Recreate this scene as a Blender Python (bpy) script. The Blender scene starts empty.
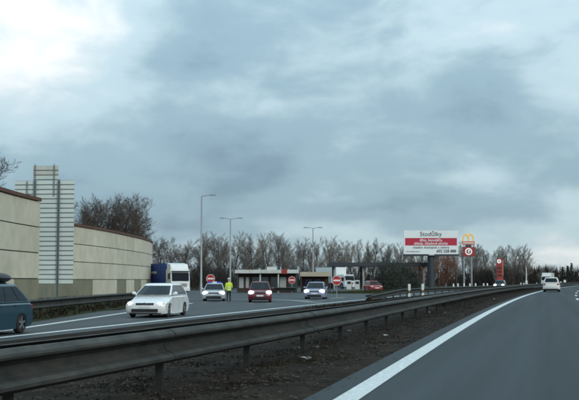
import bpy, math, random
from mathutils import Vector, Matrix
R = math.radians
random.seed(7)
scene = bpy.context.scene
col = scene.collection

# ------------------------------------------------------------------ camera, sky, sun, exposure
F, CX, CY, CAMZ = 1050.0, 289.5, 200.0, 1.45          # focal length and centre in photo pixels
PITCH = math.atan(79.5 / F)
cam = bpy.data.cameras.new('camera')
cam.sensor_width = 36.0
cam.lens = 36.0 * F / 579.0
cam.clip_start, cam.clip_end = 0.1, 9000
camo = bpy.data.objects.new('camera', cam)
col.objects.link(camo)
camo.location = (0, 0, CAMZ)
camo.rotation_euler = (R(90) + PITCH, 0, 0)
scene.camera = camo

SUN_ELEV, SUN_AZ = R(24), R(146)                       # azimuth clockwise from +Y: behind the camera, to the right
world = bpy.data.worlds.new('World')
scene.world = world
world.use_nodes = True
nt = world.node_tree
nt.nodes.clear()
def wn(t, **kw):
    n = nt.nodes.new(t)
    for k, v in kw.items(): setattr(n, k, v)
    return n
def wl(a, b): nt.links.new(a, b)
def wmath(op, a, b=None, clamp=False):
    n = wn('ShaderNodeMath', operation=op); n.use_clamp = clamp
    for i, v in enumerate((a, b)):
        if v is None: continue
        if isinstance(v, (int, float)): n.inputs[i].default_value = v
        else: wl(v, n.inputs[i])
    return n.outputs[0]
tc = wn('ShaderNodeTexCoord')
sep = wn('ShaderNodeSeparateXYZ'); wl(tc.outputs['Generated'], sep.inputs[0])
zz = wmath('ADD', wmath('MAXIMUM', sep.outputs[2], 0.0), 0.16)
cmb = wn('ShaderNodeCombineXYZ')
wl(wmath('DIVIDE', sep.outputs[0], zz), cmb.inputs[0])
wl(wmath('DIVIDE', sep.outputs[1], zz), cmb.inputs[1])
def noise(scale, detail, rough, off, dist=0.0):
    mp = wn('ShaderNodeMapping'); mp.inputs['Location'].default_value = off
    wl(cmb.outputs[0], mp.inputs[0])
    n = wn('ShaderNodeTexNoise'); n.inputs['Scale'].default_value = scale
    n.inputs['Detail'].default_value = detail; n.inputs['Roughness'].default_value = rough
    n.inputs['Distortion'].default_value = dist
    wl(mp.outputs[0], n.inputs['Vector'])
    return n.outputs[0]
def dnoise(scale, detail, rough, off, zs=2.6, dist=0.0):
    mp = wn('ShaderNodeMapping'); mp.inputs['Location'].default_value = off; mp.inputs['Scale'].default_value = (1, 1, zs)
    wl(tc.outputs['Generated'], mp.inputs[0])
    n = wn('ShaderNodeTexNoise'); n.inputs['Scale'].default_value = scale; n.inputs['Detail'].default_value = detail
    n.inputs['Roughness'].default_value = rough; n.inputs['Distortion'].default_value = dist
    wl(mp.outputs[0], n.inputs['Vector'])
    return n.outputs[0]
big = noise(0.55, 3, 0.5, (3.1, 7.3, 0))
mid = dnoise(5.0, 8, 0.50, (1.7, 2.2, 4), 2.4, 0.3)
fin = dnoise(15.0, 6, 0.55, (0.3, 5.2, 8), 1.8, 0.4)
cl = wmath('ADD', wmath('ADD', wmath('MULTIPLY', big, 0.52), wmath('MULTIPLY', mid, 0.36)), wmath('MULTIPLY', fin, 0.16))
# a thin bright part of the cloud cover high on the left, going on beyond the frame
dotn = wn('ShaderNodeVectorMath', operation='DOT_PRODUCT'); wl(tc.outputs['Generated'], dotn.inputs[0])
bd_ = Vector(((15 - CX) / F, 1.0, (279.5 - -40) / F)).normalized(); dotn.inputs[1].default_value = bd_
thin = wn('ShaderNodeMapRange', interpolation_type='SMOOTHSTEP'); wl(dotn.outputs['Value'], thin.inputs[0])
thin.inputs[1].default_value = math.cos(R(10.5)); thin.inputs[2].default_value = 1.0
cl = wmath('ADD', cl, wmath('MULTIPLY', thin.outputs[0], 0.17))
low = wn('ShaderNodeMapRange', interpolation_type='SMOOTHSTEP'); wl(sep.outputs[2], low.inputs[0])   # paler strip under the cloud base, all round the horizon
low.inputs[1].default_value = 0.085; low.inputs[2].default_value = 0.02
cl = wmath('ADD', cl, wmath('MULTIPLY', low.outputs[0], 0.085))
ramp = wn('ShaderNodeValToRGB'); wl(cl, ramp.inputs[0])
cr = ramp.color_ramp
cr.interpolation = 'EASE'
cr.elements[0].position = 0.40; cr.elements[0].color = (0.205, 0.315, 0.405, 1)
cr.elements[1].position = 0.72; cr.elements[1].color = (0.95, 0.97, 0.97, 1)
e = cr.elements.new(0.50); e.color = (0.31, 0.455, 0.545, 1)
e = cr.elements.new(0.60); e.color = (0.52, 0.68, 0.75, 1)
sky = wn('ShaderNodeTexSky', sky_type='NISHITA')
sky.sun_disc = False
sky.sun_elevation = SUN_ELEV
sky.sun_rotation = SUN_AZ
bg1 = wn('ShaderNodeBackground'); wl(sky.outputs[0], bg1.inputs[0]); bg1.inputs[1].default_value = 0.09
bg2 = wn('ShaderNodeBackground'); wl(ramp.outputs[0], bg2.inputs[0]); 
lum = wmath('ADD', wmath('MULTIPLY', wmath('MAXIMUM', sep.outputs[2], 0.0), 1.35), 0.92)   # overcast sky: brighter towards the zenith
wl(lum, bg2.inputs[1])
mx = wn('ShaderNodeMixShader'); mx.inputs[0].default_value = 0.9
wl(bg1.outputs[0], mx.inputs[1]); wl(bg2.outputs[0], mx.inputs[2])
out = wn('ShaderNodeOutputWorld'); wl(mx.outputs[0], out.inputs[0])

sl = bpy.data.lights.new('sun', 'SUN')
sl.energy = 1.3; sl.angle = R(24); sl.color = (1.0, 0.95, 0.88)
so = bpy.data.objects.new('sun', sl); col.objects.link(so)
sd = Vector((math.sin(SUN_AZ) * math.cos(SUN_ELEV), math.cos(SUN_AZ) * math.cos(SUN_ELEV), math.sin(SUN_ELEV)))
so.rotation_euler = sd.to_track_quat('Z', 'Y').to_euler()
so.location = (0, 0, 40)
vs = scene.view_settings
vs.view_transform = 'Standard'; vs.look = 'None'; vs.gamma = 1.0; vs.exposure = 0.0
vs.use_curve_mapping = False
scene.render.engine = 'CYCLES'
scene.cycles.filter_width = 2.1                        # a slightly soft lens

# ------------------------------------------------------------------ helpers
GZ = -0.25                                             # level of the opposite carriageway and the station
def ray(x, y):
    a = (x - CX) / F; b = (CY - y) / F
    return Vector((a, math.cos(PITCH) - b * math.sin(PITCH), math.sin(PITCH) + b * math.cos(PITCH)))
def gp(x, y, z=GZ):
    r = ray(x, y); t = (z - CAMZ) / r.z
    return Vector((r.x * t, r.y * t, z))
def at(x, d, z=GZ):                                    # the point in the direction of column x, d metres ahead
    return Vector(((x - CX) / F * d, d, z))
def zat(y, d):
    return CAMZ + (279.5 - y) / F * d
TH0, RAD = R(12.75), 2400.0
def road(s, off, z=0.0):                               # s metres along the road, off metres left of the camera's path
    th = TH0 + s / RAD
    x = RAD * (math.cos(TH0) - math.cos(th)); y = RAD * (math.sin(th) - math.sin(TH0))
    return Vector((x - off * math.cos(th), y + off * math.sin(th), z))
def heading(s): return TH0 + s / RAD
def conv(s, off):                                      # farther on the median narrows and the opposite lanes come closer
    t = max(0.0, min(1.0, (s - 100) / 80)); t = t * t * (3 - 2 * t)
    return off - 4.6 * t * max(0.0, min(1.0, (off - 5.0) / 8.0))
def road_col(x, off, z):                               # the point of the lane at offset off that lies in photo column x
    lo, hi = 20.0, 700.0
    for _ in range(50):
        m_ = (lo + hi) / 2; p = road(m_, conv(m_, off), z)
        if p.x / p.y * F + CX < x: lo = m_
        else: hi = m_
    return lo, road(lo, conv(lo, off), z)

def tag(o, label=None, cat=None, group=None, kind=None):
    if label: o['label'] = label
    if cat: o['category'] = cat
    if group: o['group'] = group
    if kind: o['kind'] = kind
    return o
def link(name, mesh, parent=None):
    o = bpy.data.objects.new(name, mesh); col.objects.link(o)
    if parent: o.parent = parent
    return o
def thing(name, label, cat, loc=(0, 0, 0), az=0.0, group=None):
    o = bpy.data.objects.new(name, None); col.objects.link(o)
    o.empty_display_size = 0.3
    o.location = loc; o.rotation_euler = (0, 0, -az)
    return tag(o, label, cat, group)

class MB:
    def __init__(s): s.v = []; s.f = []
    def add(s, vs, fs):
        k = len(s.v); s.v += [tuple(p) for p in vs]; s.f += [tuple(i + k for i in f) for f in fs]; return s
    def box(s, c, d, rot=None, ch=0.0):
        hx, hy, hz = d[0] / 2, d[1] / 2, d[2] / 2
        if ch > 0:
            ch = min(ch, hx * .9, hy * .9)
            pts = []
            for z in (-hz, hz):
                for sx, sy, first in ((-1, -1, 0), (1, -1, 1), (1, 1, 0), (-1, 1, 1)):
                    a = (sx * hx, sy * (hy - ch), z); b = (sx * (hx - ch), sy * hy, z)
                    pts += [a, b] if first == 0 else [b, a]
            fs = [tuple(range(7, -1, -1)), tuple(range(8, 16))] + [(i, (i + 1) % 8, 8 + (i + 1) % 8, 8 + i) for i in range(8)]
        else:
            pts = [(-hx, -hy, -hz), (hx, -hy, -hz), (hx, hy, -hz), (-hx, hy, -hz), (-hx, -hy, hz), (hx, -hy, hz), (hx, hy, hz), (-hx, hy, hz)]
            fs = [(3, 2, 1, 0), (4, 5, 6, 7), (0, 1, 5, 4), (1, 2, 6, 5), (2, 3, 7, 6), (3, 0, 4, 7)]
        if rot: pts = [rot @ Vector(p) for p in pts]
        return s.add([(p[0] + c[0], p[1] + c[1], p[2] + c[2]) for p in pts], fs)
    def tube(s, path, rad, n=8, cap=True):
        path = [Vector(p) for p in path]
        if isinstance(rad, (int, float)): rad = [rad] * len(path)
        k = len(s.v); ref = None
        for i, p in enumerate(path):
            d = (path[min(i + 1, len(path) - 1)] - path[max(i - 1, 0)]).normalized()
            if ref is None:
                ref = Vector((1, 0, 0)) if abs(d.x) < .9 else Vector((0, 1, 0))
            u = (ref - d * ref.dot(d)).normalized(); w = d.cross(u); ref = u
            for j in range(n):
                a = 2 * math.pi * j / n
                s.v.append(tuple(p + (u * math.cos(a) + w * math.sin(a)) * rad[i]))
        for i in range(len(path) - 1):
            for j in range(n):
                a = k + i * n + j; b = k + i * n + (j + 1) % n
                s.f.append((a, b, b + n, a + n))
        if cap:
            s.f.append(tuple(k + j for j in reversed(range(n))))
            e = k + (len(path) - 1) * n
            s.f.append(tuple(e + j for j in range(n)))
        return s
    def ell(s, c, r, nu=12, nv=8):
        k = len(s.v)
        for i in range(1, nv):
            t = math.pi * i / nv
            for j in range(nu):
                a = 2 * math.pi * j / nu
                s.v.append((c[0] + r[0] * math.sin(t) * math.cos(a), c[1] + r[1] * math.sin(t) * math.sin(a), c[2] + r[2] * math.cos(t)))
        s.v.append((c[0], c[1], c[2] + r[2])); s.v.append((c[0], c[1], c[2] - r[2]))
        T = len(s.v) - 2; B = T + 1
        for i in range(nv - 2):
            for j in range(nu):
                a = k + i * nu + j; b = k + i * nu + (j + 1) % nu
                s.f.append((a, a + nu, b + nu, b))
        for j in range(nu):
            s.f.append((T, k + j, k + (j + 1) % nu)); l = k + (nv - 2) * nu
            s.f.append((B, l + (j + 1) % nu, l + j))
        return s
    def disc_cyl(s, c, axis, r, h, n=24):
        axis = Vector(axis).normalized(); c = Vector(c)
        return s.tube([c - axis * h / 2, c + axis * h / 2], r, n)
    def mesh(s, name, mat, smooth=False):
        m = bpy.data.meshes.new(name); m.from_pydata(s.v, [], s.f); m.validate(); m.update()
        if mat: m.materials.append(mat)
        if smooth:
            m.polygons.foreach_set('use_smooth', [True] * len(m.polygons))
            try: m.set_sharp_from_angle(angle=R(40))
            except Exception: pass
        return m
    def build(s, name, mat, parent=None, smooth=False):
        return link(name, s.mesh(name, mat, smooth), parent)

# ------------------------------------------------------------------ materials
def mat(name, c, rough=0.6, metal=0.0, c2=None, scale=5.0, amount=1.0, bump=0.0, bscale=None, emit=None, estr=0.0, coat=0.0, objvar=0.0, spec=0.5, stretch=None, detail=6):
    m = bpy.data.materials.new(name); m.use_nodes = True
    n = m.node_tree.nodes; l = m.node_tree.links
    b = n['Principled BSDF']
    b.inputs['Base Color'].default_value = (*c, 1); b.inputs['Roughness'].default_value = rough
    b.inputs['Metallic'].default_value = metal; b.inputs['Specular IOR Level'].default_value = spec
    b.inputs['Coat Weight'].default_value = coat
    if emit:
        b.inputs['Emission Color'].default_value = (*emit, 1); b.inputs['Emission Strength'].default_value = estr
    src = None
    if c2 is not None or bump > 0:
        t = n.new('ShaderNodeTexCoord'); mp = n.new('ShaderNodeMapping'); l.new(t.outputs['Object'], mp.inputs[0])
        if stretch: mp.inputs['Scale'].default_value = stretch
    if c2 is not None:
        t1 = n.new('ShaderNodeTexNoise'); t1.inputs['Scale'].default_value = scale; t1.inputs['Detail'].default_value = detail
        t1.inputs['Roughness'].default_value = 0.65
        l.new(mp.outputs[0], t1.inputs['Vector'])
        rp = n.new('ShaderNodeValToRGB'); l.new(t1.outputs[0], rp.inputs[0])
        rp.color_ramp.elements[0].position = 0.36; rp.color_ramp.elements[1].position = 0.66
        rp.color_ramp.elements[0].color = (*c, 1); rp.color_ramp.elements[1].color = (*c2, 1)
        src = rp.outputs[0]
    if objvar > 0:
        oi = n.new('ShaderNodeObjectInfo'); mr = n.new('ShaderNodeMapRange'); l.new(oi.outputs['Random'], mr.inputs[0])
        mr.inputs[3].default_value = 1 - objvar; mr.inputs[4].default_value = 1 + objvar
        hs = n.new('ShaderNodeHueSaturation'); l.new(mr.outputs[0], hs.inputs['Value'])
        if src: l.new(src, hs.inputs['Color'])
        else: hs.inputs['Color'].default_value = (*c, 1)
        src = hs.outputs[0]
    if src: l.new(src, b.inputs['Base Color'])
    if bump > 0:
        t2 = n.new('ShaderNodeTexNoise'); t2.inputs['Scale'].default_value = bscale or scale * 4; t2.inputs['Detail'].default_value = 4
        l.new(mp.outputs[0], t2.inputs['Vector'])
        bp = n.new('ShaderNodeBump'); bp.inputs['Strength'].default_value = bump; bp.inputs['Distance'].default_value = 0.02
        l.new(t2.outputs[0], bp.inputs['Height']); l.new(bp.outputs[0], b.inputs['Normal'])
    return m

def asphalt_mat(name, base, var, wet):
    m = mat(name, base, 0.72, c2=var, scale=24, bump=0.5, bscale=70, spec=0.3)
    n = m.node_tree.nodes; l = m.node_tree.links; b = n['Principled BSDF']
    src = b.inputs['Base Color'].links[0].from_socket
    t = n.new('ShaderNodeTexCoord')
    g = n.new('ShaderNodeTexNoise'); g.inputs['Scale'].default_value = 55; g.inputs['Detail'].default_value = 3
    l.new(t.outputs['Object'], g.inputs['Vector'])
    mr = n.new('ShaderNodeMapRange'); l.new(g.outputs[0], mr.inputs[0]); mr.inputs[1].default_value = .25; mr.inputs[2].default_value = .75
    mr.inputs[3].default_value = 0.55; mr.inputs[4].default_value = 1.45
    hs = n.new('ShaderNodeHueSaturation'); l.new(src, hs.inputs['Color']); l.new(mr.outputs[0], hs.inputs['Value'])
    l.new(hs.outputs[0], b.inputs['Base Color'])
    b.inputs['Roughness'].default_value = wet
    m1 = n.new('ShaderNodeMapping'); m1.inputs['Rotation'].default_value = (0, 0, R(14)); l.new(t.outputs['Object'], m1.inputs[0])
    m2 = n.new('ShaderNodeMapping'); m2.inputs['Scale'].default_value = (1.4, .02, 1); l.new(m1.outputs[0], m2.inputs[0])
    st = n.new('ShaderNodeTexNoise'); st.inputs['Scale'].default_value = 1.0; st.inputs['Detail'].default_value = 4; l.new(m2.outputs[0], st.inputs['Vector'])
    mr3 = n.new('ShaderNodeMapRange'); l.new(st.outputs[0], mr3.inputs[0]); mr3.inputs[1].default_value = .3; mr3.inputs[2].default_value = .7
    mr3.inputs[3].default_value = .70; mr3.inputs[4].default_value = 1.30
    h2_ = n.new('ShaderNodeHueSaturation'); l.new(hs.outputs[0], h2_.inputs['Color']); l.new(mr3.outputs[0], h2_.inputs['Value']); l.new(h2_.outputs[0], b.inputs['Base Color'])
    return m
M = {}
M['asphalt'] = asphalt_mat('asphalt', (0.030, 0.038, 0.043), (0.044, 0.053, 0.058), 0.75)
M['asphalt2'] = asphalt_mat('damp_asphalt', (0.030, 0.037, 0.040), (0.048, 0.055, 0.057), 0.6)
M['paint'] = mat('road_paint', (0.76, 0.78, 0.76), 0.6, c2=(0.44, 0.46, 0.45), scale=11.0, bump=0.2, bscale=60, spec=0.3)
M['soil'] = mat('median_soil', (0.014, 0.011, 0.009), 0.95, c2=(0.040, 0.031, 0.023), scale=1.6, bump=1.0, bscale=14, spec=0.05)
M['verge'] = mat('verge_grass', (0.020, 0.026, 0.012), 0.95, c2=(0.045, 0.048, 0.022), scale=0.8, bump=1.0, bscale=9, spec=0.05)
M['ground'] = mat('rough_ground', (0.028, 0.032, 0.014), 0.95, c2=(0.052, 0.048, 0.026), scale=0.05, bump=0.6, bscale=2, spec=0.05)
M['blade'] = mat('dry_grass', (0.016, 0.013, 0.008), 0.9, c2=(0.040, 0.031, 0.019), scale=2.5, spec=0.1)
M['blade2'] = mat('green_grass', (0.025, 0.034, 0.012), 0.9, c2=(0.055, 0.058, 0.024), scale=1.5, spec=0.1)
M['rail'] = mat('weathered_galvanised_steel', (0.020, 0.021, 0.018), 0.75, 0.0, c2=(0.052, 0.049, 0.038), scale=2.2, objvar=0.12, bump=0.1, bscale=30, stretch=(1, 1, 3))
M['postm'] = mat('dull_steel', (0.013, 0.012, 0.011), 0.85, 0.0, c2=(0.024, 0.022, 0.019), scale=6)
M['white_post'] = mat('white_plastic', (0.78, 0.79, 0.76), 0.5, c2=(0.62, 0.63, 0.60), scale=6)
M['black_pl'] = mat('black_plastic', (0.012, 0.012, 0.013), 0.45)
M['rubber'] = mat('tyre_rubber', (0.014, 0.014, 0.015), 0.85, c2=(0.024, 0.023, 0.022), scale=12)
M['rim'] = mat('alloy_rim', (0.32, 0.33, 0.34), 0.35, 0.8)
M['glass'] = mat('dark_car_glass', (0.012, 0.018, 0.024), 0.08, 0.0, spec=0.15)
M['chrome'] = mat('chrome', (0.6, 0.62, 0.64), 0.15, 1.0)
M['lampglass'] = mat('headlamp_glass', (0.7, 0.73, 0.76), 0.1, spec=0.8)
M['lit'] = mat('lit_headlamp', (1, 1, 1), 0.3, emit=(0.95, 0.97, 1.0), estr=9.0)
M['redlamp'] = mat('tail_lamp_red', (0.28, 0.02, 0.02), 0.2)
M['bluelamp'] = mat('blue_beacon', (0.03, 0.08, 0.5), 0.2)
M['plate'] = mat('number_plate_white', (0.72, 0.73, 0.72), 0.4)
def paint(name, c, c2=None): return mat(name, c, 0.30, 0.0, coat=0.6, c2=c2, scale=2.2)
M['p_white'] = paint('white_car_paint', (0.80, 0.81, 0.80), (0.74, 0.75, 0.73))
M['p_white2'] = paint('off_white_car_paint', (0.74, 0.73, 0.69), (0.66, 0.65, 0.60))
M['p_teal'] = paint('teal_car_paint', (0.006, 0.044, 0.064), (0.005, 0.036, 0.053))
M['p_red'] = paint('dark_red_car_paint', (0.16, 0.012, 0.022), (0.12, 0.010, 0.018))
M['p_red2'] = paint('bright_red_car_paint', (0.38, 0.020, 0.015), (0.30, 0.016, 0.012))
M['p_silver'] = paint('silver_blue_car_paint', (0.30, 0.33, 0.44), (0.25, 0.28, 0.38))
M['p_silver2'] = paint('silver_car_paint', (0.50, 0.53, 0.56), (0.44, 0.47, 0.50))
M['p_navy'] = paint('navy_car_paint', (0.03, 0.045, 0.085), (0.025, 0.038, 0.07))
M['p_blue'] = mat('blue_tarpaulin', (0.020, 0.070, 0.30), 0.6, c2=(0.017, 0.058, 0.24), scale=1.5)
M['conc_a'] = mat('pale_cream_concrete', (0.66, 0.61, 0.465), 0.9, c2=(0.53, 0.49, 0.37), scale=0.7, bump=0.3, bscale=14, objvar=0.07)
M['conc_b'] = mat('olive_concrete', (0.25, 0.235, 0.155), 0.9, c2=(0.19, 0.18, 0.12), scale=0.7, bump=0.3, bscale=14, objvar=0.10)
M['joint'] = mat('dark_wall_core', (0.045, 0.043, 0.038), 0.95)
M['coping'] = mat('red_brown_coping', (0.15, 0.065, 0.040), 0.8, c2=(0.10, 0.048, 0.032), scale=2, objvar=0.1)
M['alu'] = mat('brushed_aluminium_plank', (0.66, 0.72, 0.66), 0.5, 0.1, c2=(0.56, 0.61, 0.56), scale=2.5, objvar=0.06, stretch=(.4, 1, 4))
M['alu_top'] = mat('pale_dusty_plank', (0.58, 0.57, 0.50), 0.6, c2=(0.50, 0.49, 0.43), scale=2.5)
M['alu_d'] = mat('dull_steel_post', (0.22, 0.25, 0.25), 0.5, 0.5)
M['pole'] = mat('galvanised_pole', (0.34, 0.36, 0.36), 0.5, 0.3, c2=(0.28, 0.30, 0.30), scale=3)
M['signred'] = mat('sign_red', (0.46, 0.022, 0.022), 0.45, c2=(0.40, 0.020, 0.020), scale=5)
M['signwhite'] = mat('sign_white', (0.80, 0.80, 0.79), 0.45, c2=(0.74, 0.74, 0.73), scale=5)
M['gold'] = mat('golden_yellow_plastic', (0.80, 0.42, 0.06), 0.4, emit=(1.0, 0.60, 0.15), estr=0.25)
M['litred'] = mat('red_sign_panel', (0.34, 0.030, 0.028), 0.5, c2=(0.27, 0.026, 0.024), scale=.8)
M['litpink'] = mat('pale_red_sign_panel', (0.62, 0.16, 0.10), 0.4)
M['litwhite'] = mat('lit_white_sign_disc', (0.8, 0.8, 0.8), 0.4, emit=(1, 1, 1), estr=0.25)
M['bb_white'] = mat('billboard_white', (0.82, 0.85, 0.83), 0.6, c2=(0.78, 0.81, 0.79), scale=0.6)
M['bb_red'] = mat('billboard_crimson', (0.50, 0.020, 0.055), 0.6, c2=(0.45, 0.018, 0.05), scale=0.6)
M['bb_text'] = mat('billboard_black_print', (0.02, 0.02, 0.022), 0.6)
M['dark_steel'] = mat('dark_painted_steel', (0.035, 0.045, 0.055), 0.6, c2=(0.026, 0.033, 0.041), scale=1.2)
M['roofwhite'] = mat('pale_roof_fascia', (0.62, 0.64, 0.60), 0.7, c2=(0.42, 0.43, 0.39), scale=0.8)
M['roofbeige'] = mat('beige_roof_fascia', (0.46, 0.40, 0.30), 0.7, c2=(0.38, 0.33, 0.25), scale=0.8)
M['brickwall'] = mat('brown_render_wall', (0.055, 0.036, 0.028), 0.9, c2=(0.075, 0.048, 0.036), scale=1.5)
M['shopglass'] = mat('shop_window', (0.05, 0.06, 0.065), 0.1, spec=0.8)
M['shoplit'] = mat('pale_window_blind', (0.45, 0.48, 0.46), 0.6, c2=(0.36, 0.38, 0.37), scale=1)
M['bark'] = mat('grey_bark', (0.050, 0.043, 0.036), 0.9, c2=(0.095, 0.084, 0.072), scale=0.6, objvar=0.25)
M['twig'] = mat('grey_brown_twig', (0.092, 0.076, 0.062), 0.9, c2=(0.33, 0.31, 0.28), scale=0.35, objvar=0.25)
M['bark_d'] = mat('dark_brown_bark', (0.035, 0.024, 0.018), 0.9, c2=(0.060, 0.044, 0.034), scale=0.6, objvar=0.2)
M['twig_d'] = mat('dark_brown_twig', (0.060, 0.044, 0.034), 0.9, c2=(0.105, 0.080, 0.064), scale=0.35, objvar=0.2)
M['rust_leaf'] = mat('rust_leaf', (0.10, 0.034, 0.018), 0.8, c2=(0.18, 0.060, 0.028), scale=0.8)
M['hedge'] = mat('dark_evergreen_leaf', (0.012, 0.018, 0.011), 0.8, c2=(0.030, 0.034, 0.020), scale=1.2)
M['thicket'] = mat('thicket_brown', (0.016, 0.013, 0.010), 0.95, c2=(0.042, 0.033, 0.025), scale=0.10)
M['hivis'] = mat('hi_vis_yellow', (0.62, 0.80, 0.05), 0.7, c2=(0.52, 0.70, 0.05), scale=6)
M['uniform'] = mat('dark_uniform_cloth', (0.016, 0.019, 0.028), 0.85, c2=(0.026, 0.03, 0.04), scale=8)
M['skin'] = mat('skin', (0.42, 0.25, 0.18), 0.6)
M['cap'] = mat('white_cap', (0.72, 0.73, 0.73), 0.6)
M['litter'] = mat('litter_white', (0.40, 0.41, 0.40), 0.7, c2=(0.26, 0.265, 0.26), scale=8)

# ------------------------------------------------------------------ ground, roads
def strip(name, s0, s1, ds, offs, zs, material, parent=None, kind='structure', jitter=0.0, smooth=True):
    v, f = [], []
    n = max(1, int(round((s1 - s0) / ds)))
    rnd = random.Random(11)
    for i in range(n + 1):
        s = s0 + (s1 - s0) * i / n
        for k, (o, z) in enumerate(zip(offs, zs)):
            zz_ = z(s) if callable(z) else z
            if 0 < k < len(offs) - 1: zz_ += rnd.uniform(-jitter, jitter)
            v.append(tuple(road(s, conv(s, o), zz_)))
    w = len(offs)
    for i in range(n):
        for k in range(w - 1):
            a = i * w + k; f.append((a, a + w, a + w + 1, a + 1))
    mb = MB(); mb.v = v; mb.f = f
    o = mb.build(name, material, parent, smooth)
    if kind and not parent: o['kind'] = kind
    return o
gm = MB()
gx = [-6000, -2000, -600, -200, 0, 200, 600, 2000, 6000]
gy = [-600, -200, 0, 200, 400, 700, 1500, 3500, 8000]
for y in gy:
    for x in gx: gm.v.append((x, y, -0.36))
for j in range(len(gy) - 1):
    for i in range(len(gx) - 1):
        a = j * 9 + i; gm.f.append((a, a + 1, a + 10, a + 9))
g = gm.build('ground', M['ground']); g['kind'] = 'structure'

ED = 2.2                                               # left edge line, metres left of the camera
motorway = strip('motorway', -12, 700, 4, [2.75, 2.0, 0, -4, -9.5, -9.7], [-0.02, 0.0, 0, 0, 0, -0.3], M['asphalt'])
strip('edge_line', -12, 700, 4, [ED + .15, ED - .15], [.005, .005], M['paint'], motorway)
strip('edge_line', -12, 700, 4, [ED - 8.3, ED - 8.6], [.005, .005], M['paint'], motorway)
s = 3.0
dash = None
for k in range(26):
    s = -12.0 + 18.0 * k + 0.0
    strip('lane_dash', s, s + 6, 3, [ED - 4.30, ED - 4.50], [.005, .005], M['paint'], motorway)
# the median: uneven soil between the two carriageways
offs = [2.75, 3.1, 3.6, 4.1, 4.6, 5.2, 6, 7, 8, 9, 10, 11, 12, 13, 13.8, 14.3]
zs = [-0.021, -.03, -.04, -.05, -.06, -.09, -.13, -.17, -.2, -.22, -.23, -.235, -.24, -.24, -.245, -0.262]
median = strip('median_strip', -12, 700, 1.0, offs, zs, M['soil'], jitter=0.035)
opp = strip('opposite_carriageway', -12, 700, 4, [14.3, 15, 19, 23.0], [GZ, GZ, GZ, GZ], M['asphalt2'])
strip('edge_line', -12, 700, 4, [15.45, 15.15], [GZ + .005] * 2, M['paint'], opp)
for k in range(24):
    s = 92 + 18 * k
    strip('lane_dash', s, s + 6, 3, [19.1, 18.9], [GZ + .005] * 2, M['paint'], opp)
strip('edge_line', 130, 700, 4, [22.75, 22.5], [GZ + .005] * 2, M['paint'], opp)
def sheet(name, pts, z, material, parent=None):
    mb = MB(); mb.add([(p[0], p[1], z) for p in pts], [tuple(range(len(pts)))])
    o = mb.build(name, material, parent)
    if not parent: o['kind'] = 'structure'
    return o
# station yard: slip road mouth that opens out towards the kiosk and the pumps
yl_ = [(-9.6, 28), (-10.0, 40), (-9.6, 60), (-9.2, 80), (-13, 92), (-17, 110), (-17.5, 140), (-24, 175), (-28, 215)]
yr_ = [tuple(road(s_, 15.0).xy) for s_ in (32, 44, 64, 84, 96, 114, 132)] + [(32, 178), (64, 226)]
ym = MB()
for a_, b_ in zip(yl_, yr_): ym.v += [(a_[0], a_[1], GZ - .006), (b_[0], b_[1], GZ - .006)]
for k in range(len(yl_) - 1): ym.f.append((2 * k, 2 * k + 1, 2 * k + 3, 2 * k + 2))
yard = ym.build('station_yard', M['asphalt2']); yard['kind'] = 'structure'
def ribbon(name, path, w, z, material, parent):
    mb = MB(); n = len(path)
    for i, p in enumerate(path):
        a = Vector(path[max(i - 1, 0)]); b = Vector(path[min(i + 1, n - 1)])
        d = (b - a).normalized(); q = Vector((-d.y, d.x)) * w / 2; p = Vector(p)
        mb.v += [(p.x + q.x, p.y + q.y, z), (p.x - q.x, p.y - q.y, z)]
    for i in range(n - 1): mb.f.append((2 * i, 2 * i + 1, 2 * i + 3, 2 * i + 2))
    return mb.build(name, material, parent)
def smooth_path(pts, n=6):
    pts = [Vector(p) for p in pts]; o = []
    P_ = [pts[0] * 2 - pts[1]] + pts + [pts[-1] * 2 - pts[-2]]
    for i in range(1, len(P_) - 2):
        for k in range(n):
            t = k / n; a, b, c, d = P_[i - 1:i + 3]
            o.append(0.5 * ((2 * b) + (c - a) * t + (2 * a - 5 * b + 4 * c - d) * t * t + (3 * b - a - 3 * c + d) * t ** 3))
    o.append(pts[-1]); return o
slip = [(-10.0, 20), (-9.7, 32), (-9.2, 40), (-8.5, 52), (-7.6, 66), (-7.0, 76)]
ribbon('edge_line', smooth_path(slip), 0.28, GZ + .006, M['paint'], yard)
ribbon('edge_line', smooth_path([tuple(gp(232, 299.3).xy), tuple(gp(262, 299.3).xy), tuple(gp(290, 300.2).xy), tuple(gp(312, 302.0).xy), tuple(gp(322, 302.4).xy)]), 0.3, GZ + .007, M['paint'], yard)
# grass bank left of the slip road, under the noise walls
bank = MB()
bl = [(-10.0, 20), (-9.95, 30), (-10.1, 40), (-9.9, 60), (-9.5, 80), (-13.3, 92), (-17.2, 110), (-17.8, 140), (-24, 175)]
for i, p in enumerate(bl):
    bank.v += [(p[0], p[1], GZ - .012), (p[0] - 2.5, p[1], GZ + .12), (p[0] - 9, p[1] + 1, GZ + .2), (p[0] - 40, p[1] + 3, GZ + .1)]
for i in range(len(bl) - 1):
    for k in range(3): a = 4 * i + k; bank.f.append((a, a + 4, a + 5, a + 1))
o = bank.build('grass_bank', M['verge'], None, True); o['kind'] = 'structure'
def vz(h): return lambda s_: GZ - .02 + (h + .02) * max(0.0, min(1.0, (s_ - 124) / 6))
strip('grass_verge', 124, 700, 3, [23.0, 23.3, 25, 27.5, 29.5, 30], [GZ - .02, vz(.05), vz(.10), vz(.10), vz(.06), GZ - .02], M['verge'], jitter=0.012)
strip('right_verge', -12, 700, 8, [-9.7, -10.5, -14, -20], [-.06, -.08, -.15, -.34], M['verge'], jitter=0.03)

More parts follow.
